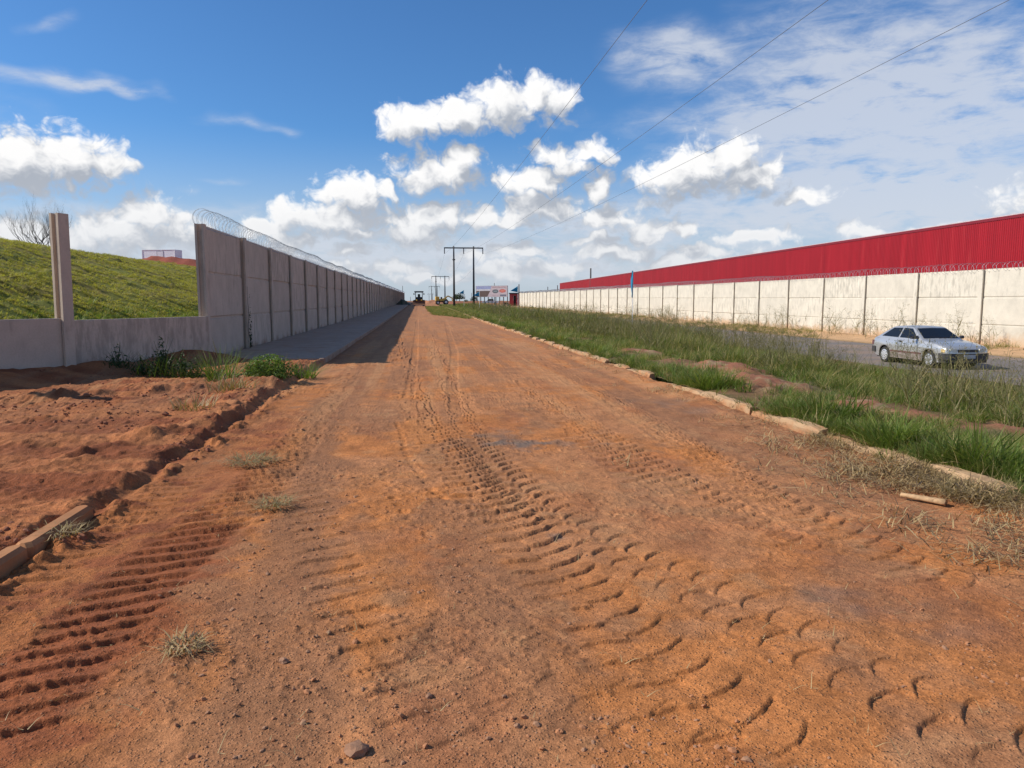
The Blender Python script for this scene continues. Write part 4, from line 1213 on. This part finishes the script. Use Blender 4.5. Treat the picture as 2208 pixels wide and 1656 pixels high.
# ------------------------------------------------------------------ red warehouse
A = np.array(wp(1207, 330.0)); B = np.array(wp(2208, 330.0 * 36 / 185))
dirv = (A - B) / np.linalg.norm(A - B); B2 = B - dirv * 45; LEN = np.linalg.norm(A - B2)
wh = empty('warehouse', (B2[0], B2[1], -.4), math.atan2(dirv[1], dirv[0]), label='long red corrugated metal warehouse behind the cream wall', cat='building')
HW = EYE + .4 + 330 * 36 / 1600
pit = .25; n = int(LEN / pit); prof = []
for i in range(n):
    s0 = i * pit
    prof += [(s0, 0.0), (s0 + .11, 0.0), (s0 + .145, .045), (s0 + .215, .045)]
prof = np.array(prof + [(n * pit, 0.0)])
V = np.concatenate([np.c_[prof, np.full(len(prof), z_)] for z_ in (0.0, HW)])
m = len(prof); i = np.arange(m - 1)
add('corrugated_wall', np_mesh('corrugated_wall', V, np.stack([i, i + 1, i + 1 + m, i + m], 1), M['clad'], False), wh)
side_sheet = MB().box(LEN - .12, LEN, -40, -.02, 0, HW - .1).box(0, .12, -40, -.02, 0, HW - .1).box(.2, LEN - .2, -40, -39.8, 0, HW - .1)
add('end_wall', side_sheet.mesh('end_wall', M['red']), wh)
add('roof', MB().prism([(-.05, HW - .05), (-20, HW + 2.0), (-40, HW - .05), (-40, HW - .2), (-.05, HW - .2)], 'x', .15, LEN - .15).mesh('roof', M['roof']), wh)
add('flashing', MB().box(-.05, LEN + .05, -.03, .10, HW - .04, HW + .03).mesh('flashing', M['trim']), wh)  # thin trim that also carries the painted halo of the roof edge
add('eave_shade_board', MB().box(-.02, LEN + .02, -.02, .075, HW - .30, HW - .045).mesh('eave_shade_board', plain('dark_red_eave_shade', (.20, .01, .018), .5)), wh)  # darker red strip stands in for the shade under the roof edge

# ------------------------------------------------------------------ power line
def frame(cx_, cy_, base, top, sep, arm, lab, ang=0.0, rad=.17):
    e = empty('power_pole_frame', (cx_, cy_, base), ang, label=lab, cat='power pole', group='power line frames along the road')
    hh = top - base
    for k, s_ in enumerate((-1, 1)):
        p = add('pole', MB().tube([(s_ * sep / 2, 0, -.5), (s_ * sep / 2, 0, hh + .35)], [rad * 1.35, rad * .75], 10).mesh('pole', M['pole'], True), e)
        if k == 0:
            add('clamp', MB().tube([(s_ * sep / 2, 0, hh * .795), (s_ * sep / 2, 0, hh * .815)], [rad * 1.6, rad * 1.6], 10).mesh('clamp', M['pole']), p)
    add('crossarm', MB().box(-arm / 2, arm / 2, -.10, .10, hh - .12, hh + .12).mesh('crossarm', M['pole']), e)
    for xx in (-arm / 2 + .08, 0, arm / 2 - .08):
        pts = []; rr = []
        for k in range(9):
            pts.append((xx, 0, hh - .13 - k * .13)); rr.append(.13 if k % 2 else .06)
        add('insulator', MB().tube(pts, rr, 8).mesh('insulator', M['insul']), e)
    return e
FR = []
for px_, dep, ytop, lab in ((1000.5, 154, 537, 'nearest dark two-pole power frame, standing right of the road'), (950, 340, 597, 'second power frame, its poles behind the yellow digger'),
                            (937, 545, 618, 'third, small power frame seen between the poles of the second'), (929, 900, 634, 'smallest, farthest power frame on the horizon')):
    fx, fy = wp(px_, dep)
    base = float(verge_z(np.array(9.0), np.array(fy))) - .05; top = EYE + (647 - ytop) * dep / F0
    frame(fx, fy, base, top, 4.05, 8.0, lab, -.02, .19 if dep < 300 else .24)
    FR.append((fx, fy, top))
for k, (off, lab) in enumerate(((-3.92, 'left of the three overhead power cables'), (0, 'middle one of the three overhead power cables'), (3.92, 'right and lowest-looking of the three overhead power cables'))):
    pts = []
    nodes = [(FR[0][0] - .6, -150.0, FR[0][2])] + FR
    for j in range(len(nodes) - 1):
        a, b = nodes[j], nodes[j + 1]; span = b[1] - a[1]
        sag = 2.9 if j == 0 else 3.2
        nn = 60
        for i in range(nn + (j == len(nodes) - 2)):
            t = i / nn
            pts.append((a[0] + (b[0] - a[0]) * t + off, a[1] + span * t, a[2] - 1.2 + (b[2] - a[2]) * t - 4 * sag * t * (1 - t)))
    add('power_cable', MB().tube(pts, [.0065 + .00003 * abs(p[1]) for p in pts], 5).mesh('power_cable', M['cable']), label=lab, cat='cable', group='three overhead cables')

def thin_pole(px, dep, y0, y1, lab, rad=.12):
    x_, y_ = wp(px, dep); b = EYE - (y1 - 647) * dep / F0; t = EYE + (647 - y0) * dep / F0
    e = empty('utility_pole', (x_, y_, b), label=lab, cat='pole', group='distant thin poles')
    add('shaft', MB().tube([(0, 0, 0), (0, 0, t - b)], [rad * 1.2, rad * .8], 8).mesh('shaft', M['pole'], True), e)
    add('pole_cap', MB().tube([(0, 0, t - b), (0, 0, t - b + .12)], [rad, rad * .5], 8).mesh('pole_cap', M['steel']), e)
thin_pole(1273, 260, 580, 660, 'tall thin pole rising behind the red warehouse roofline', .30)
thin_pole(1202, 300, 616, 662, 'short pole right at the far end of the red warehouse', .2)
thin_pole(1181, 300, 619, 662, 'short pole above the cream wall left of the warehouse', .18)
thin_pole(1119, 206, 614, 662, 'dark pole beside the red kiosk', .16)
thin_pole(868.5, 330, 617, 656, 'thin pole behind the far end of the tall wall', .12)
thin_pole(1066, 280, 611, 656, 'thin mast rising above the billboard', .12)
thin_pole(1017, 300, 632, 656, 'thin pole left of the right power frame leg', .10)
thin_pole(885, 500, 640, 655, 'tiny pole left of the loader', .14)

# ------------------------------------------------------------------ flags
def flag(px, dep, ytop, ybase, size, lab, hang=False, rz=0.0):
    x_, y_ = wp(px, dep); b = EYE - (ybase - 647) * dep / F0; t = EYE + (647 - ytop) * dep / F0
    e = empty('pennant_flag', (x_, y_, b), rz, label=lab, cat='flag', group='blue pennant flags in the verge')
    add('staff', MB().tube([(0, 0, -.3), (0, 0, t - b)], [.020 + dep * .0001, .014 + dep * .0001], 8).mesh('staff', M['white']), e)
    Pm = []; hh = t - b
    for i in range(9):
        u = i / 8; row = []
        for j in range(7):
            v = j / 6
            if hang:
                w = .34 * math.sin(math.pi * min(1, u * 1.02) ** .8) * size
                row.append((-.05 + .0 + w * (v - .42) * .8, .10 * math.sin(v * 6 + u * 4), hh - .02 - u * size * 2.6))
            else:
                row.append((-.03 - u * size * 1.25, .10 * size * math.sin(u * 5 + v), hh - .08 - size * (1 - u) * v - size * u * (.78 - .0 * v)))
        Pm.append(row)
    o = add('pennant', MB().grid(Pm).mesh('pennant', M['flag'], True), e)
    sm = o.modifiers.new('thickness', 'SOLIDIFY'); sm.thickness = .006
flag(1364, 50, 584, 705, .68, 'nearest blue flag, hanging limp on a white staff before the cream wall', True)
flag(1117, 98, 616, 682, .80, 'blue pennant blowing left beside the red kiosk')
flag(1000.5, 150, 625, 668, .78, 'small blue pennant between the two nearest power poles')
flag(1034, 118, 628, 668, .80, 'blue pennant in front of the left edge of the billboard')

# ------------------------------------------------------------------ billboard
bx0, by0 = wp(1026, 214); bx1, by1 = wp(1094.5, 206)
bw = math.hypot(bx1 - bx0, by1 - by0)
bz = float(verge_z(np.array(18.0), np.array(by0)))
bb = empty('billboard', (bx0, by0, bz), math.atan2(by1 - by0, bx1 - bx0), label='wide printed billboard on thin posts beyond the verge', cat='billboard')
zb0 = EYE + (647 - 640.5) * 210 / F0 - bz; zb1 = EYE + (647 - 616.5) * 210 / F0 - bz
add('backing', MB().box(0, bw, 0, .15, zb0, zb1).mesh('backing', M['steel']), bb)
def face(name, poly, col, d):
    add(name, MB().prism([(p[0] * bw, zb0 + p[1] * (zb1 - zb0)) for p in poly], 'y', -d, -.001).mesh(name, plain('print_' + name, col, .6, 0, .2, 1.5)), bb)
face('grey_print', [(.01, .02), (.99, .02), (.99, .98), (.01, .98)], (.38, .30, .31), .010)
face('sky_picture', [(.02, .55), (.46, .55), (.50, .97), (.02, .97)], (.22, .24, .38), .018)
face('pale_band', [(.02, .55), (.46, .55), (.475, .70), (.02, .70)], (.42, .40, .42), .022)
face('site_picture', [(.02, .03), (.37, .03), (.465, .55), (.02, .55)], (.075, .042, .030), .026)
ov = lambda cx_, cy_, rx, ry: [(cx_ + rx * math.cos(a), cy_ + ry * math.sin(a)) for a in np.linspace(0, 6.283, 25)[:-1]]
face('dark_oval', ov(.625, .50, .095, .17), (.06, .07, .08), .018)
face('dark_oval_lettering', [(.565, .44), (.685, .44), (.685, .56), (.565, .56)], (.16, .18, .19), .024)
face('red_oval', ov(.845, .53, .10, .15), (.38, .06, .04), .018)
face('red_oval_lettering', [(.78, .48), (.91, .48), (.91, .58), (.78, .58)], (.50, .17, .12), .024)
face('heading_line', [(.53, .84), (.96, .84), (.96, .89), (.53, .89)], (.24, .12, .13), .018)
face('small_print_line', [(.53, .12), (.72, .12), (.72, .20), (.53, .20)], (.34, .24, .26), .018)
face('dark_label', [(.77, .07), (.96, .07), (.96, .22), (.77, .22)], (.10, .10, .13), .018)
for k in range(9):
    x_ = .25 + k * (bw - .5) / 8
    add('leg', MB().box(x_ - .09, x_ + .09, .16, .34, -.4, zb1 - .1).mesh('leg', M['pole']), bb)

# ------------------------------------------------------------------ kiosk
kx0, ky0 = wp(1098.5, 205); kx1, ky1 = wp(1121.5, 205)
kz = EYE - (661.5 - 647) * 205 / F0
ki = empty('kiosk', (kx0, ky0, kz), math.atan2(ky1 - ky0, kx1 - kx0), label='small red metal gatehouse at the far end of the cream wall', cat='kiosk')
kw = math.hypot(kx1 - kx0, ky1 - ky0); kh = (661.5 - 634) * 205 / F0
add('wall', MB().box(0, kw * .38, 0, 2.6, 0, kh).box(kw * .62, kw, 0, 2.6, 0, kh).box(kw * .38, kw * .62, 0, 2.6, kh * .86, kh).mesh('wall', M['kiosk']), ki)
add('door', MB().box(kw * .385, kw * .615, .35, .42, 0, kh * .855).mesh('door', M['dark']), ki)
add('roof', MB().box(-.15, kw + .12, -.25, 2.8, kh + .005, kh + .32, .03).mesh('roof', M['cab']), ki)

# ------------------------------------------------------------------ cars
def interp(x, pts):
    return float(np.interp(x, [p[0] for p in pts], [p[1] for p in pts]))

def build_car(e, paint, lower_paint, pickup=False, detail=True):
    """local +x is forward, origin on the ground between the axles"""
    TOP = [(-1.99, .60), (-1.965, .80), (-1.86, .90), (-1.66, .93), (-1.0, .915), (.2, .90), (.76, .915), (.95, .895), (1.45, .83), (1.86, .745), (1.96, .69), (2.0, .60)]
    WID = [(-1.99, .72), (-1.9, .77), (-1.5, .81), (0, .82), (1.0, .82), (1.6, .80), (1.9, .76), (2.0, .70)]
    AX = (1.20, -1.20); RA, ZC = .345, .285
    xs_ = sorted(set(list(np.linspace(-1.99, 2.0, 70)) + [a + d for a in AX for d in np.linspace(-RA, RA, 19)]))
    def lowr(x):
        z = interp(x, [(-1.99, .38), (-1.8, .26), (-1.5, .21), (1.5, .21), (1.85, .24), (2.0, .36)])
        for a in AX:
            if abs(x - a) < RA: z = max(z, ZC + math.sqrt(RA * RA - (x - a) ** 2))
        return z
    def sec(x):
        w, t, l = interp(x, WID), interp(x, TOP), lowr(x)
        half = [(w * .955, l), (w * .985, max(l, .36)), (w, max(l, .52)), (w * .992, max(l, .66 if t > .72 else t - .05)), (w * .965, t - .025), (w * .90, t), (w * .55, t + .016), (0, t + .022)]
        return half
    P = []
    for x in xs_:
        h = sec(x)
        P.append([(x, -a, b) for a, b in h] + [(x, a, b) for a, b in h[-2::-1]])
    mb = MB().grid(P)
    w_ = len(P[0])
    mb.f.append(tuple(range(w_))); mb.f.append(tuple((len(P) - 1) * w_ + i for i in range(w_ - 1, -1, -1)))
    body = add('body', mb.mesh('body', paint, True), e)
    # greenhouse
    RF = [(-1.72, .93), (-1.60, 1.0), (-1.05, 1.295), (-.85, 1.335), (-.35, 1.355), (.0, 1.335), (.14, 1.30), (.78, .915)]
    def gw(z): return float(np.interp(z, [.88, 1.30, 1.36], [.785, .60, .575]))
    P = []
    for x in np.linspace(-1.72, .78, 60):
        t = interp(x, RF)
        zs = max(.90, t - .035)
        P.append([(x, -gw(.88), .88), (x, -gw(zs), zs), (x, -(gw(zs) - .06), t), (x, 0, t + .018), (x, gw(zs) - .06, t), (x, gw(zs), zs), (x, gw(.88), .88)])
    add('roof', MB().grid(P).mesh('roof', paint, True), e)
    def side_pane(poly, name, s):
        # fan of strips between the lower and the upper edge
        n_ = 9; lo, hi = poly
        Pm = []
        for i in range(n_):
            t = i / (n_ - 1)
            a = (lo[0][0] + (lo[1][0] - lo[0][0]) * t, lo[0][1] + (lo[1][1] - lo[0][1]) * t)
            b = (hi[0][0] + (hi[1][0] - hi[0][0]) * t, hi[0][1] + (hi[1][1] - hi[0][1]) * t)
            Pm.append([(a[0] + (b[0] - a[0]) * v, s * (gw(a[1] + (b[1] - a[1]) * v) + .014), a[1] + (b[1] - a[1]) * v) for v in (0, .33, .66, 1)])
        return add(name, MB().grid(Pm).mesh(name, M['glass']), e)
    for s in (-1, 1):
        side_pane((((.56, .945), (-.40, .95)), ((.09, 1.275), (-.36, 1.285))), 'window', s)
        side_pane((((-.49, .95), (-1.42, .965)), ((-.44, 1.285), (-.93, 1.27))), 'window', s)
    def slope(x0, x1, y0, y1, z0, z1, name, off):
        return add(name, MB().grid([[(x0 + off * .5, -y0, z0 + off), (x0 + off * .5, 0, z0 + off + .012), (x0 + off * .5, y0, z0 + off)],
                                    [(x1 + off * .5, -y1, z1 + off), (x1 + off * .5, 0, z1 + off + .012), (x1 + off * .5, y1, z1 + off)]]).mesh(name, M['glass']), e)
    slope(.715, .19, .655, .545, .953, 1.270, 'windscreen', .014)
    slope(-1.55, -1.10, .62, .52, 1.027, 1.268, 'rear_window', .014)
    for a in AX:
        for s in (-1, 1):
            t = add('wheel', MB().tube([(a, s * .62, ZC), (a, s * .64, ZC), (a, s * .77, ZC), (a, s * .785, ZC)], [.25, .285, .285, .255], 28).mesh('wheel', M['rubber'], True), e)
            mb = MB().tube([(a, s * .78, ZC), (a, s * .795, ZC), (a, s * .803, ZC)], [.19, .19, .14], 24)
            hc = add('hubcap', mb.mesh('hubcap', M['hub'], False), t)
            if detail:
                for k in range(10):
                    q = k * math.pi / 5
                    add('hubcap_slot', MB().box(-.014, .014, -.006, .006, -.014, .014).mesh('hubcap_slot', M['dark']), t, (a + .145 * math.cos(q), s * .800, ZC + .145 * math.sin(q)))
    for a in AX:
        add('wheel_well', MB().tube([(a, -.60, ZC + .02), (a, .60, ZC + .02)], .335, 20).mesh('wheel_well', M['dark']), e)
    add('underbody', MB().box(-1.75, 1.75, -.70, .70, .19, .42).mesh('underbody', M['dark']), e)
    add('bumper', MB().prism([(1.70, -.825), (1.93, -.80), (2.06, -.66), (2.09, 0), (2.06, .66), (1.93, .80), (1.70, .825)], 'z', .33, .53).mesh('bumper', M['bumper']), e)
    add('bumper', MB().prism([(-1.72, -.825), (-1.95, -.80), (-2.05, -.66), (-2.07, 0), (-2.05, .66), (-1.95, .80), (-1.72, .825)], 'z', .36, .56).mesh('bumper', M['bumper']), e)
    add('air_dam', MB().prism([(1.68, -.79), (1.93, -.74), (2.0, 0), (1.93, .74), (1.68, .79)], 'z', .215, .325).mesh('air_dam', M['bumper']), e)
    add('grille', MB().box(1.93, 2.012, -.36, .36, .56, .655).mesh('grille', M['bumper']), e)
    for s in (-1, 1):
        add('headlight', MB().prism([(1.88, s * .40), (2.014, s * .40), (1.995, s * .62), (1.955, s * .66), (1.86, s * .66)], 'z', .56, .675).mesh('headlight', M['lamp']), e)
        add('indicator', MB().prism([(1.86, s * .67), (1.958, s * .67), (1.90, s * .765), (1.78, s * .80)], 'z', .56, .67).mesh('indicator', M['lens']), e)
        add('rub_strip', MB().box(-.82, .84, s * .826 - .012, s * .826 + .012, .43, .485).mesh('rub_strip', M['cladding']), e)
        add('lower_reflection_panel', MB().quad((-.84, s * .828, .425), (.85, s * .828, .425), (.85, s * .802, .215), (-.84, s * .802, .215)).mesh('lower_reflection_panel', lower_paint), e)  # overlay on the lower side, coloured as a brownish reflection
        m_ = add('mirror', MB().box(.50, .60, s * .80, s * .97, .935, 1.045, .03).mesh('mirror', M['bumper']), e)
        add('door_handle', MB().box(-.36, -.22, s * .822 - .012, s * .822 + .012, .80, .835).mesh('door_handle', M['bumper']), e)
        add('door_seam', MB().box(-.435, -.428, s * .8235 - .003, s * .8235 + .003, .24, .89).mesh('door_seam', M['dark']), e)
        add('door_seam', MB().box(.642, .649, s * .8235 - .003, s * .8235 + .003, .30, .88).mesh('door_seam', M['dark']), e)
        add('tail_light', MB().box(-1.998, -1.90, s * .70 - .07, s * .70 + .07, .62, .78).mesh('tail_light', M['cladding']), e)
    add('number_plate', MB().box(2.085, 2.10, -.20, .20, .37, .49).mesh('number_plate', M['plate']), e)
    add('wiper', MB().tube([(.74, -.1, .965), (.66, .45, 1.01)], .008, 4).tube([(.74, .15, .965), (.64, -.38, 1.02)], .008, 4).mesh('wiper', M['dark']), e)
    return e
car = empty('parked_car', (17.72, 24.1, float(verge_z(np.array(17.7), np.array(24.1))) + .0), R(-90), label='old silver three-door hatchback on the street before the cream wall', cat='car')
build_car(car, M['paint'], M['lower'])

# white pickup far off, side on
px_, py_ = wp(1057, 225)
pk = empty('pickup_truck', (px_, py_, EYE - (656.5 - 647) * 225 / F0), R(176), label='small white pickup truck seen below the billboard', cat='pickup truck')
mb = MB().prism([(-2.5, .45), (2.45, .45), (2.5, .8), (2.3, .98), (1.15, 1.08), (-2.5, 1.05)], 'y', -.85, .85)
add('body', mb.mesh('body', M['white']), pk)
add('cab', MB().prism([(1.15, 1.085), (.55, 1.68), (-.9, 1.70), (-1.1, 1.085)], 'y', -.74, .74).mesh('cab', M['white']), pk)
for s in (-1, 1):
    add('window', MB().prism([(.98, 1.12), (.5, 1.6), (-.8, 1.62), (-.95, 1.12)], 'y', s * .745, s * .765).mesh('window', M['glass']), pk)
    for a in (1.55, -1.5):
        w_ = add('wheel', MB().tube([(a, s * .66, .36), (a, s * .88, .36)], .37, 16).mesh('wheel', M['rubber']), pk)
        add('rim', MB().tube([(a, s * .882, .36), (a, s * .895, .36)], .2, 12).mesh('rim', M['steel']), w_)
# motorcycle-like heap of parked things beside the kiosk: one motorcycle
px_, py_ = wp(1092, 212)
mc = empty('motorcycle', (px_, py_, EYE - (659 - 647) * 212 / F0), R(20), label='dark motorcycle parked left of the red gatehouse', cat='motorcycle')
for a in (-.65, .65):
    w_ = add('wheel', MB().tube([(a, -.06, .31), (a, .06, .31)], .31, 16).mesh('wheel', M['rubber']), mc)
    add('rim', MB().tube([(a, -.065, .31), (a, .065, .31)], .17, 12).mesh('rim', M['hub']), w_)
add('frame', MB().prism([(-.5, .4), (.35, .35), (.5, .85), (-.05, .8), (-.6, .82)], 'y', -.12, .12).mesh('frame', M['cab']), mc)
add('seat', MB().box(-.75, .05, -.13, .13, .825, .92, .03).mesh('seat', M['rubber']), mc)
add('handlebar', MB().tube([(.65, 0, .31), (.45, 0, 1.0)], .03, 6).tube([(.45, -.35, 1.02), (.45, .35, 1.02)], .02, 6).mesh('handlebar', M['steel']), mc)
add('fairing', MB().box(.42, .6, -.16, .16, .8, 1.05, .04).mesh('fairing', M['white']), mc)

# ------------------------------------------------------------------ wheel loader on the road
lx, ly = wp(903.5, 172)
ld = empty('wheel_loader', (lx, ly, float(rise(ly))), 0, label='dark wheel loader with muddy bucket driving up the dirt road', cat='wheel loader')
prof = [(-2.45, .15), (-2.9, .22), (-2.85, .35), (-2.35, .5), (-2.1, 1.05), (-2.25, 1.3), (-1.75, 1.25), (-1.65, .35)]
add('bucket', MB().prism(prof, 'x', -1.4, 1.4).mesh('bucket', M['mud']), ld)
add('bucket_edge', MB().box(-1.42, 1.42, -3.0, -2.86, .16, .24).mesh('bucket_edge', M['steel']), ld)
for s in (-1, 1):
    add('lift_arm', MB().prism([(-1.7, .6), (-1.7, .85), (.1, 1.75), (.35, 1.5)], 'x', s * .55 - .1, s * .55 + .1).mesh('lift_arm', M['yellow']), ld)
    for yy_ in (-.7, 2.0):
        w_ = add('wheel', MB().tube([(s * .78, yy_, .72), (s * .85, yy_, .72), (s * 1.22, yy_, .72), (s * 1.28, yy_, .72)], [.6, .72, .72, .6], 20).mesh('wheel', M['rubber'], True), ld)
        add('rim', MB().tube([(s * 1.285, yy_, .72), (s * 1.31, yy_, .72)], .33, 14).mesh('rim', M['yellow']), w_)
add('chassis', MB().box(-.55, .55, -1.1, 3.0, .55, 1.25).mesh('chassis', M['mud']), ld)
add('engine_hood', MB().box(-.75, .75, 1.2, 3.3, 1.26, 2.1, .08).mesh('engine_hood', M['cab']), ld)
cabp = add('cab', MB().box(-.85, .85, -.35, 1.15, 1.26, 1.95, .04).box(-.85, -.70, -.35, -.2, 1.96, 3.1).box(.70, .85, -.35, -.2, 1.96, 3.1).box(-.85, -.70, 1.0, 1.15, 1.96, 3.1).box(.70, .85, 1.0, 1.15, 1.96, 3.1).mesh('cab', M['cab']), ld)
add('cab_roof', MB().box(-1.05, 1.05, -.6, 1.35, 3.11, 3.42, .06).mesh('cab_roof', M['cab']), ld)
add('operator_seat', MB().box(-.28, .28, .35, .5, 1.96, 2.75, .04).box(-.28, .28, -.1, .34, 1.96, 2.2, .03).mesh('operator_seat', M['rubber']), ld)
for s in (-1, 1):
    add('mirror', MB().box(s * 1.12 - .12, s * 1.12 + .12, -.5, -.44, 2.55, 2.95, .02).mesh('mirror', M['cab']), ld)
    add('headlight', MB().tube([(s * .7, -.62, 3.0), (s * .7, -.52, 3.0)], .09, 10).mesh('headlight', M['lamp']), ld)

# ------------------------------------------------------------------ yellow digger
ex, ey = wp(954, 205)
dg = empty('backhoe_digger', (ex, ey, float(verge_z(np.array(7.0), np.array(ey)))), R(5), label='yellow backhoe digger working beyond the grass', cat='digger')
add('chassis', MB().box(-1.9, 1.3, -.7, .7, .6, 1.0).mesh('chassis', M['mud']), dg)
add('engine_hood', MB().box(-1.95, -.9, -.8, .8, 1.0, 2.15, .08).mesh('engine_hood', M['yellow']), dg)
add('body', MB().prism([(-.85, 1.0), (.9, 1.0), (1.3, 1.5), (.6, 1.75), (-.85, 1.45)], 'y', -.8, .8).mesh('body', M['yellow']), dg)
add('boom', MB().prism([(.15, 1.3), (1.25, 2.35), (1.6, 2.45), (1.62, 2.2), (1.4, 2.05), (.5, 1.2)], 'y', -.22, .22).mesh('boom', M['yellow']), dg)
add('dipper_arm', MB().prism([(1.45, 2.45), (1.7, 2.42), (3.0, 1.75), (2.9, 1.5), (1.5, 2.15)], 'y', -.16, .16).mesh('dipper_arm', M['yellow']), dg)
add('digging_bucket', MB().prism([(2.7, 1.7), (3.1, 1.75), (3.2, 1.3), (2.95, .95), (2.55, 1.1), (2.75, 1.35)], 'y', -.4, .4).mesh('digging_bucket', M['yellow']), dg)
add('operator_seat', MB().box(-.5, -.1, -.3, .3, 1.55, 2.05, .04).mesh('operator_seat', M['rubber']), dg)
for a, r_ in ((-1.3, .5), (.9, .68)):
    for s in (-1, 1):
        w_ = add('wheel', MB().tube([(a, s * .7, r_), (a, s * .76, r_), (a, s * 1.08, r_), (a, s * 1.12, r_)], [r_ * .85, r_, r_, r_ * .85], 20).mesh('wheel', M['rubber'], True), dg)
        add('rim', MB().tube([(a, s * 1.122, r_), (a, s * 1.14, r_)], r_ * .5, 14).mesh('rim', M['white']), w_)

# ------------------------------------------------------------------ far heaps and trees on the skyline
def heap(x, y, rx, ry, h, col, lab, seed):
    Xh, Yh = np.meshgrid(np.linspace(-1.2, 1.2, 40), np.linspace(-1.2, 1.2, 40))
    rr = np.hypot(Xh, Yh) + .35 * fbm(Xh, Yh, 2.0, 4, seed)
    Zh = h * ss(rr, 1.05, .1) * (1 + .4 * fbm(Xh, Yh, 4, 3, seed + 1)) - .3
    V = np.stack([Xh * rx, Yh * ry, Zh], -1).reshape(-1, 3)
    i = (np.arange(39)[:, None] * 40 + np.arange(39)[None]).ravel()
    me = np_mesh('soil_heap', V, np.stack([i, i + 1, i + 41, i + 40], 1), M['soil_far'], True, np.broadcast_to(np.array(col), (1600, 3)))
    add('soil_heap', me, None, (x, y, float(rise(y))), label=lab, cat='soil heap')
hx, hy = wp(929, 250); heap(hx, hy, 6, 8, 1.4, (.42, .19, .10), 'pale orange soil heap right of the loader', 501)
hx, hy = wp(1030, 262); heap(hx, hy, 14, 8, 1.1, (.32, .12, .07), 'low red soil heap behind the verge grass', 503)
hx, hy = wp(1080, 250); heap(hx, hy, 9, 7, 1.2, (.34, .15, .08), 'red soil heap between the pickup and the gatehouse', 505)
hx, hy = wp(872, 196); heap(hx - .5, hy, 2.6, 9, 1.5, (.07, .065, .035), 'dark weedy soil heap at the far end of the pavement', 507)

def far_tree(px, dep, h, w, lab, seed):
    x_, y_ = wp(px, dep); zb = float(rise(y_)) if dep < 900 else -8.5
    top = EYE - (652 - 647) * dep / F0
    e = empty('far_tree', (x_, y_, min(zb, top - .1) if dep < 900 else top - h * .45), label=lab, cat='tree', group='trees on the skyline')
    add('trunk', MB().tube([(0, 0, 0), (0, 0, h * .5)], [h * .04, h * .025], 8).mesh('trunk', M['bark']), e)
    add('crown', proto_mesh('crown', leaf_cloud(420, w, w * .7, h * .62, h * .075, seed, h * .38), M['tree']), e)
far_tree(991, 420, 5.5, 3.4, 'dark round tree beside the left pole of the nearest power frame', 601)
far_tree(984, 440, 5.0, 2.8, 'second dark tree partly behind the left power pole', 603)
far_tree(1005, 520, 3.4, 2.2, 'low dark tree right of the left power pole', 605)
far_tree(1022, 480, 4.6, 2.5, 'small tree just left of the billboard', 607)
